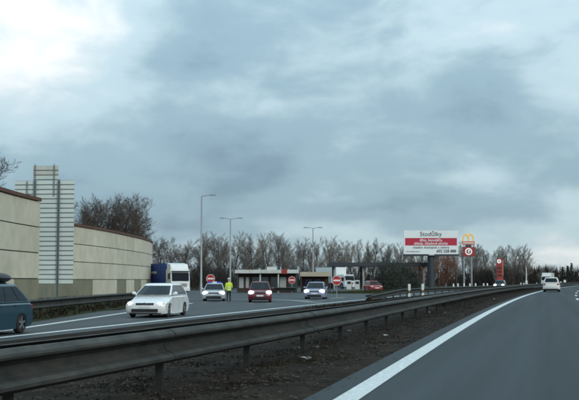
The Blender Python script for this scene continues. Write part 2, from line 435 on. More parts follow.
# ------------------------------------------------------------------ grass (uncountable)
def grass(name, label, n, place, hmin, hmax, material, w=0.012, seed=1):
    rnd = random.Random(seed); mb = MB()
    for _ in range(n):
        x, y, z = place(rnd)
        for b in range(3):
            a = rnd.uniform(0, 6.283); h = rnd.uniform(hmin, hmax); ln = rnd.uniform(.2, 1.0) * h
            px = x + rnd.uniform(-.06, .06); py = y + rnd.uniform(-.06, .06); k = len(mb.v); ww = w * rnd.uniform(.6, 1.5)
            mb.v += [(px - math.sin(a) * ww, py + math.cos(a) * ww, z), (px + math.sin(a) * ww, py - math.cos(a) * ww, z), (px + math.cos(a) * ln, py + math.sin(a) * ln, z + h)]
            mb.f.append((k, k + 1, k + 2))
    o = mb.build(name, material); tag(o, label, 'grass', kind='stuff'); return o
def med_z(off):
    for i in range(len(offs) - 1):
        if offs[i] <= off <= offs[i + 1]:
            t = (off - offs[i]) / (offs[i + 1] - offs[i]); return zs[i] * (1 - t) + zs[i + 1] * t
    return -.25
def pl_near(r):
    while True:
        s = 6 + 70 * r.random() ** 1.6; o = r.uniform(2.95, 8)
        c = math.sin(s * 1.3 + o * 2.1) + math.sin(s * .47 - o * 3.1) + math.sin(s * 3.1) * .5
        if o < 3.4 and r.random() > .25: continue
        if c > r.uniform(-1.6, 1.6): break
    return tuple(road(s, o, med_z(o) - .03))
grass('dry_grass', 'low dead brown grass covering the median strip', 20000, pl_near, .012, .06, M['blade'], seed=3)
lm_ = MB(); rl = random.Random(77)
for _ in range(9000):
    s_ = 6 + 60 * rl.random() ** 1.5; o_ = rl.uniform(2.5, 7.5)
    if o_ < 2.9 and rl.random() > .25: continue
    p_ = road(s_, o_, (med_z(o_) if o_ > 2.75 else -.01) + rl.uniform(.004, .03)); a_ = rl.uniform(0, 6.28); q_ = rl.uniform(.015, .045); k_ = len(lm_.v)
    u_ = Vector((math.cos(a_) * q_, math.sin(a_) * q_, rl.uniform(-.012, .012))); w_ = Vector((-math.sin(a_) * q_ * .6, math.cos(a_) * q_ * .6, rl.uniform(-.01, .01)))
    lm_.v += [tuple(p_ - u_), tuple(p_ + w_), tuple(p_ + u_), tuple(p_ - w_)]; lm_.f.append((k_, k_ + 1, k_ + 2, k_ + 3))
tag(lm_.build('fallen_leaves', mat('dead_leaf', (0.020, 0.014, 0.009), .9, c2=(0.062, 0.042, 0.026), scale=9)), 'brown dead leaves strewn over the median soil', 'leaves', kind='stuff')
def pl_far(r):
    s = 60 + 130 * r.random(); o = r.uniform(5.5, 13.8)
    return tuple(road(s, conv(s, o), med_z(o) - .03))
grass('median_grass', 'rough dark grass on the far part of the median', 9000, pl_far, .05, .22, M['blade'], w=.03, seed=4)
def pl_verge(r):
    s = 127 + 120 * r.random(); o = r.uniform(23.3, 29.6)
    return tuple(road(s, conv(s, o), GZ + .03))
grass('verge_grass', 'short green grass on the verge below the billboard', 9000, pl_verge, .06, .25, M['blade2'], w=.04, seed=5)
def pl_bank(r):
    i = r.randrange(len(bl) - 1); t = r.random(); a, b = bl[i], bl[i + 1]
    return (a[0] + (b[0] - a[0]) * t - r.uniform(.1, 7), a[1] + (b[1] - a[1]) * t, GZ + .06)
grass('bank_grass', 'dark rough grass at the foot of the noise walls', 6000, pl_bank, .08, .30, M['blade'], w=.03, seed=6)

# ------------------------------------------------------------------ guard rails
prof_w = [(-.02, .80), (.035, .80), (.115, .755), (.125, .725), (.115, .70), (.0, .665), (-.045, .62), (-.045, .545), (.0, .505), (.085, .475), (.12, .435), (.115, .395), (.03, .35), (0, .345)]
def beam_mesh(name, prof, L):
    mb = MB()
    ring = [(x, z) for x, z in prof] + [(x - .006, z - .002) for x, z in reversed(prof)]
    m = len(ring)
    for yy in (-L / 2, L / 2):
        for x, z in ring: mb.v.append((x, yy, z))
    for j in range(m): mb.f.append((j, (j + 1) % m, m + (j + 1) % m, m + j))
    return mb.mesh(name, M['rail'])
SEG = 4.0
beams = (('beam', beam_mesh('beam', prof_w, SEG + .30)),)
pm = MB(); pm.box((0, 0, .22), (.10, .055, 1.05)); pm.box((0, 0, .60), (.20, .05, .10)); post_mesh = pm.mesh('post', M['postm'])
pm1 = MB(); pm1.box((-.06, 0, .22), (.10, .055, 1.05)); post1_mesh = pm1.mesh('post', M['postm'])
def guard_rail(label, path, double=True, zoff=0.0, endslope=0):
    t = thing('guard_rail', label, 'guard rail', (path[0][0], path[0][1], zoff))
    base = Vector((path[0][0], path[0][1], 0))
    L = 0.0; pts = [Vector((p[0], p[1], 0)) for p in path]; cum = [0]
    for a, b in zip(pts, pts[1:]): cum.append(cum[-1] + (b - a).length)
    def pos(d):
        d = max(0, min(cum[-1], d))
        for i in range(len(cum) - 1):
            if d <= cum[i + 1]:
                return pts[i].lerp(pts[i + 1], (d - cum[i]) / (cum[i + 1] - cum[i]))
        return pts[-1]
    k = int(cum[-1] // SEG)
    for i in range(k):
        a = pos(i * SEG); b = pos((i + 1) * SEG); d = (b - a).normalized(); c = (a + b) / 2 - base
        az = math.atan2(d.x, d.y)
        dz = 0.0; tilt = 0.0
        if i < endslope:
            dz = -0.36 * (endslope - i - .5) / endslope; tilt = math.atan(0.36 / endslope / SEG)
        nrm = Vector((d.y, -d.x, 0))
        for sgn in ((1, -1) if double else (1,)):
            q = c + nrm * ((.17 * sgn if double else 0) + (i % 2) * .006 * sgn)
            for bn, bmesh_ in beams:
                o = link(bn, bmesh_, t)
                o.location = (q.x, q.y, dz + (i % 2) * .003)
                o.rotation_euler = (tilt if sgn > 0 else -tilt, 0, -az + (0 if sgn > 0 else math.pi))
        o = link('post', post_mesh if double else post1_mesh, t); q = a - base
        o.location = (q.x, q.y, (dz - .12) if dz else -.02); o.rotation_euler = (0, 0, -az)
    return t
guard_rail('long weathered steel guard rail along the median beside the near lane', [road(s, 4.72 + .62 * max(0, min(1, (26 - s) / 18)) ** 1.5) for s in range(-6, 420, 4)], True, -.035)
guard_rail('guard rail with sloping end on the far edge of the median behind delineator posts', [road(s, conv(s, 14.0)) for s in range(84, 420, 4)], True, GZ, 4)
railp = smooth_path([(-12.2, 24), (-11.6, 32), (-11.4, 42), (-11.0, 60), (-10.4, 76), (-9.4, 88)])
guard_rail('dark guard rail at the foot of the curved noise walls', [tuple(p) for p in railp], False, GZ + .03)
guard_rail('short low guard rail in front of the white-roofed kiosk', [tuple(at(266, 122).xy), tuple(at(306, 119).xy)], False, GZ)

# ------------------------------------------------------------------ delineators, bollards, mast
def delineator(label, p, h=1.15, az=0.0):
    t = thing('delineator_post', label, 'delineator', p, az, 'white delineator posts with a dark band')
    mb = MB(); mb.box((0, 0, h * .5), (.24, .12, h), ch=.03); mb.box((0, 0, h + .02), (.20, .09, .04), ch=.03); mb.build('post_body', M['white_post'], t)
    mb = MB(); mb.box((0, 0, h * .44), (.246, .126, .26), ch=.03); mb.build('dark_band', M['black_pl'], t)
    mb = MB(); mb.box((0, -.066, h * .44), (.07, .01, .16)); mb.build('reflector', mat('orange_reflector', (.7, .25, .05), .3), t)
delineator('white delineator post with dark band, left one of the pair by the sloping guard rail', tuple(road(98.5, 12.9, -.25)), 1.25, .1)
delineator('white delineator post with dark band, right one of the pair by the sloping guard rail', tuple(road(102.5, 12.2, -.25)), 1.25, -.05)
boll = MB(); boll.tube([(0, 0, -.1), (0, 0, .8), (0, 0, .86)], [.16, .15, .10], 10)
boll_m = boll.mesh('bollard', M['white_post'], True)
ordn = ['first', 'second', 'third', 'fourth', 'fifth', 'sixth', 'seventh', 'eighth', 'ninth', 'tenth', 'eleventh', 'twelfth', 'thirteenth']
for i, (x, d) in enumerate([(446, 215), (453, 220), (457.4, 222), (463.5, 224), (469.3, 226), (475, 228), (483, 232), (486.7, 234), (520, 262), (523, 264), (536, 290)]):
    o = link('bollard', boll_m); o.location = at(x, d, GZ + .02)
    tag(o, f'short white bollard, {ordn[i]} from the left along the verge by the tall roadside signs', 'bollard', 'white bollards along the verge')
t = thing('camera_mast', 'slim pale mast with a wider base beside the motorway curve', 'mast', at(525.7, 258))
mb = MB(); mb.tube([(0, 0, -.1), (0, 0, 1.5), (0, 0, 5.0)], [.15, .13, .10], 10); mb.build('pole', M['white_post'], t, True)
mb = MB(); mb.box((0, 0, .7), (.5, .4, 1.5), ch=.03); mb.build('cabinet', M['white_post'], t)
mb = MB(); mb.box((.12, -.1, 4.85), (.16, .34, .14)); mb.build('camera_box', M['black_pl'], t)
t = thing('marker_sign', 'tiny round white marker plate on a post right of the white SUV', 'sign', road(268, 6.1, -.2))
mb = MB(); mb.tube([(0, 0, -.1), (0, 0, 1.0)], .04, 8); mb.build('post', M['postm'], t)
mb = MB(); mb.disc_cyl((0, -.06, 1.25), (0, 1, 0), .33, .03, 20); mb.build('plate', M['signwhite'], t)

# ------------------------------------------------------------------ noise walls
def noise_wall(label, path, H, rows, plen, pale):
    pts = smooth_path(path, 10); cum = [0]
    for a, b in zip(pts, pts[1:]): cum.append(cum[-1] + (b - a).length)
    def pos(d):
        for i in range(len(cum) - 1):
            if d <= cum[i + 1]: return pts[i].lerp(pts[i + 1], (d - cum[i]) / max(1e-6, cum[i + 1] - cum[i]))
        return pts[-1]
    p0 = pos(0); t = thing('noise_wall', label, 'wall', (p0.x, p0.y, GZ)); base = Vector((p0.x, p0.y))
    n = int(cum[-1] // plen); rh = (H - .12) / rows
    def quadbox(mb, a, b, z0, z1, th, out):
        d = (b - a).normalized(); q = Vector((d.y, -d.x))
        v = []
        for z in (z0, z1):
            for p, o_ in ((a, out), (b, out), (b, out - th), (a, out - th)):
                w = p + q * o_ - base; v.append((w.x, w.y, z))
        mb.add(v, [(3, 2, 1, 0), (4, 5, 6, 7), (0, 1, 5, 4), (1, 2, 6, 5), (2, 3, 7, 6), (3, 0, 4, 7)])
    core = MB()
    for i in range(n):
        a = pos(i * plen); b = pos((i + 1) * plen)
        quadbox(core, a, b, -.3, H - .06, .20, -.05)
    core.build('wall_core', M['joint'], t)
    for i in range(n):
        a = pos(i * plen); b = pos((i + 1) * plen); d = (b - a).normalized()
        for r in range(rows):
            mb = MB(); g = .012
            quadbox(mb, a + d * g, b - d * g, .1 + r * rh + .034, .1 + (r + 1) * rh - .034, .06, .02 + random.uniform(-.006, .006))
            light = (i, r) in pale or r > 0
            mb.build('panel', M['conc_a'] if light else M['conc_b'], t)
        mb = MB(); quadbox(mb, a - d * .01, b - d * .01, H, H + .22, .42, .12); mb.build('coping', M['coping'], t)
    return t
noise_wall('tall cream panel noise wall at the far left edge, behind the teal car',
           [(-15.8, 33), (-16.4, 50), (-16.6, 60), (-16.2, 68)], 6.75, 4, 5.0, {(0, 0), (2, 0), (4, 0), (5, 0)})
noise_wall('curved cream panel noise wall with red-brown coping, behind the white car',
           [(-20.6, 86), (-19.4, 96), (-18.6, 104), (-18.0, 115), (-17.75, 128), (-18.2, 139), (-19.6, 147), (-22.4, 153), (-27, 158)], 6.55, 4, 5.0, {(3, 0), (4, 0), (6, 0), (8, 0), (10, 0)})

# ------------------------------------------------------------------ back of the big direction sign
SD = 71.5
t = thing('direction_sign', 'big direction sign seen from behind, made of horizontal aluminium planks', 'road sign', at(50, SD, GZ), R(4))
pxm = SD / F
def sx(x): return (x - 50) * pxm
def plank(x0, x1, z0, z1, mt='alu'):
    mb = MB(); w = sx(x1) - sx(x0); c = (sx(x0) + sx(x1)) / 2
    mb.box((c, 0, (z0 + z1) / 2), (w, .05, z1 - z0 - .075))
    return mb.build('plank', M[mt], t)
def sz(y): return zat(y, SD) - GZ
n = 22
for i in range(n):
    z1 = sz(180.0) - (sz(180.0) - sz(284)) * i / n; z0 = sz(180.0) - (sz(180.0) - sz(284)) * (i + 1) / n
    x0 = 12.8 if i < 4 else 31.2
    plank(x0, 74.0, z0, z1)
for i in range(3):
    z1 = sz(165.5) - (sz(165.5) - sz(179.6)) * i / 3; z0 = sz(165.5) - (sz(165.5) - sz(179.6)) * (i + 1) / 3
    plank(31.5, 57.5, z0, z1, 'alu_top' if i < 2 else 'alu')
for (xa, xb, ya, yb_) in ((31.4, 73.8, 180.2, 283.8), (13.0, 31.3, 180.2, 198.7), (31.7, 57.3, 165.7, 179.9)):
    mb = MB(); mb.box(((sx(xa) + sx(xb)) / 2, .034, (sz(ya) + sz(yb_)) / 2), (sx(xb) - sx(xa), .014, sz(ya) - sz(yb_))); mb.build('backing', M['alu_d'], t)
for x in (34.5, 59.0):
    mb = MB(); mb.box((sx(x), -.13, sz(181) / 2 - .15), (.10, .14, sz(181) + .3)); mb.box((sx(x), -.19, sz(181) / 2), (.16, .02, sz(181) + .2)); mb.build('post', M['alu_d'], t)
for x in (34.0, 53.5):
    mb = MB(); mb.box((sx(x), -.09, (sz(164) + sz(196)) / 2), (.06, .08, sz(164) - sz(196))); mb.build('stiffener', M['alu_d'], t)
for x in (26.0,):
    mb = MB(); mb.box((sx(x), -.09, (sz(181) + sz(199)) / 2), (.06, .08, sz(181) - sz(199))); mb.build('stiffener', M['alu_d'], t)
for x in (46, 53):
    mb = MB(); mb.box((sx(x), -.02, sz(284) / 2 - .1), (.09, .09, sz(284) + .2)); mb.build('post', M['alu_d'], t)

# ------------------------------------------------------------------ street lamps
def street_lamp(label, p, h, arms, az=0.0):
    t = thing('street_lamp', label, 'street lamp', p, az)
    mb = MB(); mb.tube([(0, 0, -.2), (0, 0, 1.2), (0, 0, 1.25), (0, 0, h)], [.16, .15, .12, .07], 10); mb.build('pole', M['pole'], t, True)
    for a in arms:
        mb = MB(); mb.tube([(0, 0, h - .05), (a * .5, 0, h + .06), (a, 0, h + .12)], .045, 8); mb.build('arm', M['pole'], t, True)
        sg = 1 if a > 0 else -1
        mb = MB(); mb.box((a + sg * .3, 0, h + .12), (.7, .28, .12), ch=.1); hd = mb.build('lamp_head', M['pole'], t)
        mb = MB(); mb.box((a + sg * .32, 0, h + .045), (.5, .2, .03)); mb.build('lens', M['lampglass'], hd)
street_lamp('tall single-arm street lamp rising behind the white truck cab', at(201.4, 121), zat(196, 121) - GZ, [1.0])
street_lamp('double-arm street lamp beside the policeman and the kiosk', at(230.4, 150), zat(219, 150) - GZ, [-.9, 1.1])
street_lamp('double-arm street lamp above the beige canopy', at(313, 178), zat(228.3, 178) - GZ, [-.95, .95])

# ------------------------------------------------------------------ no entry signs
def no_entry(label, p, dia, zc, az=0.0):
    t = thing('no_entry_sign', label, 'road sign', p, az, 'no entry signs')
    mb = MB(); mb.tube([(0, .05, -.2), (0, .05, zc + dia * .35)], .035, 8); mb.build('post', M['pole'], t, True)
    mb = MB(); mb.disc_cyl((0, 0, zc), (0, 1, 0), dia / 2, .03, 32); mb.build('rim', M['signwhite'], t)
    mb = MB(); mb.disc_cyl((0, -.018, zc), (0, 1, 0), dia / 2 - .035, .012, 32); mb.build('disc', M['signred'], t)
    mb = MB(); mb.box((0, -.027, zc), (dia * .72, .012, dia * .17)); mb.build('bar', M['signwhite'], t)
def ne(label, x, yc, yb, rpx):
    d = (CAMZ - GZ) * F / (yb - 279.5)
    no_entry(label, at(x, d), 2 * rpx * d / F, zat(yc, d) - GZ)
ne('red no entry sign behind the silver police car', 210.8, 278.6, 297.5, 4.3)
ne('small red no entry sign between the dark red car and the blue-grey car', 291.8, 280.0, 292.5, 3.6)
ne('largest red no entry sign, just right of the blue-grey car', 336.6, 280.4, 298.0, 4.8)

# ------------------------------------------------------------------ cars
def wheel_meshes(r, w):
    pr = [(-w / 2 + .015, r * .66), (-w / 2, r * .80), (-w / 2 + .02, r * .96), (-w / 4, r), (w / 4, r), (w / 2 - .02, r * .96), (w / 2, r * .80), (w / 2 - .015, r * .66)]
    n = 24; mb = MB()
    for x, q in pr:
        for j in range(n):
            a = 2 * math.pi * j / n; mb.v.append((x, q * math.cos(a), q * math.sin(a)))
    for i in range(len(pr) - 1):
        for j in range(n): mb.f.append((i * n + j, i * n + (j + 1) % n, (i + 1) * n + (j + 1) % n, (i + 1) * n + j))
    ty = mb.mesh('tyre', M['rubber'], True)
    mb = MB(); q = r * .67
    mb.disc_cyl((0, 0, 0), (1, 0, 0), q * .98, w * .35, n)
    rb = mb
    for k in range(5):
        a = 2 * math.pi * k / 5
        rot = Matrix.Rotation(a, 3, 'X')
        for sg in (-1, 1): rb.box(tuple(rot @ Vector((sg * w * .40, 0, q * .5))), (.03, q * .32, q * .9), rot)
    for sg in (-1, 1):
        rb.disc_cyl((sg * w * .40, 0, 0), (1, 0, 0), q * .2, .05, 12)
    return ty, rb.mesh('rim', M['rim'])
WHEELS = {}
def car(label, cat_name, p, az, L, W, H, paintm, belt=.95, cowl=.32, rear_base=-.42, rear_top=-.36, wind_top=.10, hood=.80, deck=None,
        lights=True, roofbox=False, beacon=False, emblem=False, wr=.32, ground=.155, wtop=.95, litscale=1.0, roofrails=False, seams=False, name='car'):
    t = thing(name, label, cat_name, p, az)
    h2 = L / 2; yf = h2 - .88; yr = -h2 + .86; ra = wr + .055
    deck = deck or belt
    pm_ = M[paintm]
    def arch(yc):
        return [(yc + ra * math.cos(a), max(ground, wr + ra * math.sin(a))) for a in [R(-22) + (R(224)) * i / 10 for i in range(11)]]
    # side outline of the lower body, front to rear along the top, back along the bottom with wheel arches
    top = [(h2 - .10, ground + .02), (h2 - .015, .31), (h2, .52), (h2 - .04, .64), (h2 - .16, hood - .06), (h2 - .38, hood + .02), (h2 - .75, hood + .07), (cowl * L, belt - .01),
           (0, belt + .005), (-.25 * L, belt + .01), (rear_base * L, deck + .01), (-h2 + .10, deck - .02), (-h2 + .03, deck - .12), (-h2 + .005, .62), (-h2, .48), (-h2 + .03, .34), (-h2 + .14, ground + .08)]
    bot = [(yr - ra - .05, ground + .03)] + arch(yr)[::-1] + [(yr + ra + .04, ground), (0, ground - .01), (yf - ra - .04, ground)] + arch(yf)[::-1] + [(yf + ra + .05, ground + .03)]
    poly = top + bot
    fr = [-1, -.985, -.94, -.8, -.5, 0, .5, .8, .94, .985, 1]
    mb = MB(); n = len(poly)
    def shape(y, z, f):
        a = abs(f); yy = y * (1 - .075 * a ** 4)
        zt = z
        if z > .55: zt = z - (.10 * a ** 14 + .025 * a ** 3) * min(1, (z - .55) / .3)
        # bulge: shoulder is widest, sill and belt tuck in
        wx = W / 2 * f * (1 - .035 * abs((z - .58) / .45) ** 2)
        return (wx, yy, zt)
    for f in fr:
        for (y, z) in poly: mb.v.append(shape(y, z, f))
    for i in range(len(fr) - 1):
        for j in range(n):
            a = i * n + j; b = i * n + (j + 1) % n; mb.f.append((a, b, b + n, a + n))
    mb.f.append(tuple(range(n))); mb.f.append(tuple(range((len(fr) - 1) * n, len(fr) * n))[::-1])
    body = mb.build('body', pm_, t, True)
    import bmesh as _b
    bm = _b.new(); bm.from_mesh(body.data); _b.ops.recalc_face_normals(bm, faces=bm.faces); bm.to_mesh(body.data); bm.free()
    mb = MB(); mb.box((0, 0, .33), (W * .74, L * .88, .36)); mb.build('underbody', M['black_pl'], t)
    # cabin
    zb = belt - .03; Wb = W * .455; Wt = W * .350; zt_ = H - .05
    yb_f, yb_r, yt_f, yt_r = cowl * L + .04, rear_base * L - .02, wind_top * L, rear_top * L
    def cab(u, v, tt):   # u -1..1 across, v 0 front .. 1 rear, tt 0 belt .. 1 roof
        tw = tt ** 1.25
        hw = Wb + (Wt - Wb) * tw
        f = yb_f + (yt_f - yb_f) * tt; r = yb_r + (yt_r - yb_r) * tt
        bul = .17 * (1 - abs(u) ** 2.6)
        y = f + (r - f) * v + bul * (1 - v) * (1 if v < .5 else 0) - bul * .6 * (v if v > .5 else 0)
        z = zb + (zt_ - zb) * tt
        return Vector((hw * u, y, z))
    us = [-1, -.96, -.85, -.6, 0, .6, .85, .96, 1]; vs_ = [.25, .5, .75]
    ringdef = [(u, 0) for u in us] + [(1, v) for v in vs_] + [(u, 1) for u in us[::-1]] + [(-1, v) for v in vs_[::-1]]
    mb = MB(); m = len(ringdef); tl = [0, .3, .6, .85, 1.0]
    for tt in tl:
        for u, v in ringdef: mb.v.append(tuple(cab(u, v, tt)))
    for k, (ins, dz) in enumerate([(.93, .03), (.75, .045), (.4, .05)]):
        cy = (yt_f + yt_r) / 2
        for u, v in ringdef:
            q = cab(u, v, 1.0); mb.v.append((q.x * ins, cy + (q.y - cy) * (1 - (1 - ins) * .5), zt_ + dz))
    nl = len(tl) + 3
    for i in range(nl - 1):
        for j in range(m):
            a = i * m + j; b = i * m + (j + 1) % m; mb.f.append((a, b, b + m, a + m))
    mb.f.append(tuple(range((nl - 1) * m, nl * m)))
    roof = mb.build('cabin', pm_, t, True)
    bm = _b.new(); bm.from_mesh(roof.data); _b.ops.recalc_face_normals(bm, faces=bm.faces); bm.to_mesh(roof.data); bm.free()
    def patch(nm, fn, nu, nv, nrm):
        mb = MB()
        for i in range(nv + 1):
            for j in range(nu + 1):
                q = fn(j / nu, i / nv) + nrm; mb.v.append(tuple(q))
        w_ = nu + 1
        for i in range(nv):
            for j in range(nu): a = i * w_ + j; mb.f.append((a, a + 1, a + w_ + 1, a + w_))
        return mb.build(nm, M['glass'], t, True)
    patch('windscreen', lambda a, b: cab(-.93 + 1.86 * a, 0, .04 + (wtop - .04) * b), 12, 5, Vector((0, .012, .008)))
    patch('rear_window', lambda a, b: cab(-.86 + 1.72 * a, 1, .14 + .78 * b), 12, 5, Vector((0, -.012, .006)))
    for sg in (-1, 1):
        for v0, v1 in ((.05, .395), (.415, .70), (.725, .94)):
            patch('side_window', lambda a, b, v0=v0, v1=v1, sg=sg: cab(sg, v0 + (v1 - v0) * a, .05 + .86 * b), 4, 4, Vector((sg * .012, 0, .004)))
        mb = MB(); mb.ell((sg * (W / 2 + .07), cowl * L - .28, belt + .06), (.11, .07, .075), 10, 6); mb.box((sg * (W / 2 - .01), cowl * L - .26, belt + .03), (.12, .06, .04)); mb.build('wing_mirror', pm_, t, True)
        for yy in (.02, -.22):
            mb = MB(); mb.box((sg * (W / 2 - .001), yy * L + .12, belt - .13), (.03, .19, .03)); mb.build('door_handle', pm_, t)
        # lamps
        yl = (h2 - .10) * (1 - .075 * .8 ** 4)
        mb = MB(); mb.ell((sg * W * .375, yl - .03, hood - .115), (.20, .12, .085), 14, 8); hl = mb.build('headlight', M['lampglass'], t, True)
        if lights:
            mb = MB(); mb.ell((sg * W * .375, yl + .035, hood - .115), (.135 * litscale, .07, .085 * litscale), 14, 8); mb.build('lit_lamp', M['lit'], hl, True)
        yl = -(h2 - .04) * (1 - .075 * .82 ** 4)
        mb = MB(); mb.box((sg * W * .395, yl - .005, deck - .20), (.26, .12, .15), ch=.05); mb.build('tail_light', M['redlamp'], t)
    mb = MB(); mb.box((0, h2 - .062, hood - .13), (W * .46, .10, .10), ch=.03); gr = mb.build('grille', M['black_pl'], t)
    mb = MB(); mb.box((0, h2 - .055, hood - .105), (W * .44, .10, .014)); mb.box((0, h2 - .055, hood - .15), (W * .44, .10, .014)); mb.build('grille_bar', M['chrome'], gr)
    if emblem:
        mb = MB(); mb.tube([(.062 * math.cos(2 * math.pi * i / 24), h2 + .006, hood - .12 + .062 * math.sin(2 * math.pi * i / 24)) for i in range(25)], .009, 6, False)
        mb.tube([(-.045, h2 + .004, hood - .085), (-.018, h2 + .004, hood - .16), (0, h2 + .004, hood - .12), (.018, h2 + .004, hood - .16), (.045, h2 + .004, hood - .085)], .007, 6)
        mb.build('emblem', M['chrome'], gr, True)
    mb = MB(); mb.box((0, h2 - .05, .33), (W * .66, .12, .13), ch=.03); mb.box((0, h2 - .09, ground + .035), (W * .80, .16, .05), ch=.05); mb.build('lower_intake', M['black_pl'], t)
    mb = MB(); mb.box((0, h2 + .012, .50), (.52, .015, .11)); mb.build('number_plate', M['plate'], t)
    mb = MB(); mb.box((0, -h2 - .006, .62), (.52, .015, .11)); mb.build('number_plate', M['plate'], t)
    mb = MB(); mb.box((0, -h2 + .05, .31), (W * .80, .14, .17), ch=.04); mb.build('rear_bumper_trim', M['black_pl'], t)
    key = round(wr, 2)
    if key not in WHEELS: WHEELS[key] = wheel_meshes(wr, .21)
    for yy in (yf, yr):
        for sg in (-1, 1):
            w = thing_part('wheel', t, (sg * (W / 2 - .125), yy, wr))
            link('tyre', WHEELS[key][0], w); link('rim', WHEELS[key][1], w)
    if seams:
        def sidex(z): return W / 2 * (1 - .035 * abs((z - .58) / .45) ** 2)
        for sg in (-1, 1):
            for y0 in (cowl * L - .12, cowl * L - 1.22, cowl * L - 2.15):
                mb = MB(); zl = [ground + .14, .45, .62, .78, belt - .12]
                for z in zl:
                    for dy in (-.007, .007): mb.v.append((sg * (sidex(z) + .003), y0 * .925 + dy, z))
                for i in range(len(zl) - 1): mb.f.append((2 * i, 2 * i + 1, 2 * i + 3, 2 * i + 2))
                mb.build('door_seam', M['black_pl'], t)
    if roofrails:
        for sg in (-1, 1):
            mb = MB(); mb.tube([(sg * Wt * .9, wind_top * L - .2, H - .03), (sg * Wt * .92, wind_top * L - .4, H + .02), (sg * Wt * .92, rear_top * L + .3, H + .02), (sg * Wt * .9, rear_top * L + .1, H - .03)], .018, 6); mb.build('roof_rail', M['black_pl'], t)
    if roofbox:
        mb = MB(); mb.ell((0, -.75, H + .17), (.45, 1.0, .19), 16, 8); mb.build('roof_box', M['black_pl'], t, True)
        mb = MB(); mb.box((0, .3, H), (1.0, .06, .06)); mb.box((0, -.75, H), (1.0, .06, .06)); mb.build('roof_bar', M['black_pl'], t)
    if beacon:
        mb = MB(); mb.box((0, -.05, H + .06), (1.1, .26, .10), ch=.06); bb = mb.build('light_bar', M['bluelamp'], t)
        mb = MB(); mb.box((0, -.05, H + .062), (.34, .27, .105)); mb.build('light_bar_centre', M['white_post'], bb)
    return t
def thing_part(name, parent, loc):
    o = bpy.data.objects.new(name, None); col.objects.link(o); o.parent = parent; o.location = loc; o.empty_display_size = .1
    return o
PI = math.pi
EST = dict(rear_base=-.46, rear_top=-.40, cowl=.24, wind_top=.08)
car('white estate car with lit headlights on the opposite lane', 'car', gp(158.5, 316.0), PI + R(8.4), 4.7, 1.83, 1.53, 'p_white', belt=1.01, hood=.74, emblem=True, litscale=.9, wr=.33, seams=True, wtop=.86, cowl=.205, rear_base=-.46, rear_top=-.37, wind_top=.0)
car('teal hatchback with a black roof box leaving the frame on the left', 'car', Vector((-9.6, 32.6, GZ)), PI + R(13), 4.15, 1.74, 1.58, 'p_teal', belt=1.02, hood=.84, roofbox=True,
    cowl=.24, rear_base=-.45, rear_top=-.28, wind_top=.06)
car('silver police car with light bar beside the policeman', 'car', gp(214.5, 300.6), PI - R(2), 4.4, 1.78, 1.42, 'p_silver2', belt=.90, hood=.77, beacon=True, litscale=1.5, cowl=.22, rear_base=-.36, rear_top=-.24, wind_top=.05)
car('dark red car with bright headlights driving out of the station', 'car', gp(260.2, 301.8), PI - R(1), 4.2, 1.76, 1.56, 'p_red', belt=.98, hood=.86, litscale=1.5, **EST)
car('blue-grey car with bright headlights between the two right no entry signs', 'car', gp(316.2, 298.8), PI + R(6), 4.5, 1.80, 1.50, 'p_silver', belt=.95, hood=.82, litscale=1.6, cowl=.22, rear_base=-.40, rear_top=-.30, wind_top=.05)
car('red parked car at the pumps under the dark canopy', 'car', at(372.5, 152), PI - R(12), 4.2, 1.76, 1.52, 'p_red2', lights=False, belt=.96, hood=.84, **EST)
car('navy car with lit headlights on the far opposite carriageway', 'car', road_col(499.5, 17.0, GZ)[1], PI + heading(190), 4.5, 1.82, 1.62, 'p_navy', belt=.98, hood=.86, litscale=1.7, **EST)
car('white SUV seen from behind in the lane ahead', 'SUV', gp(552.3, 292.0, 0.0) + Vector((.5, 2.2, 0)), heading(118), 4.65, 1.92, 1.70, 'p_white2', belt=1.08, hood=.95, lights=False, roofrails=True, wr=.36, ground=.26, cowl=.22, rear_base=-.47, rear_top=-.40, wind_top=.06)

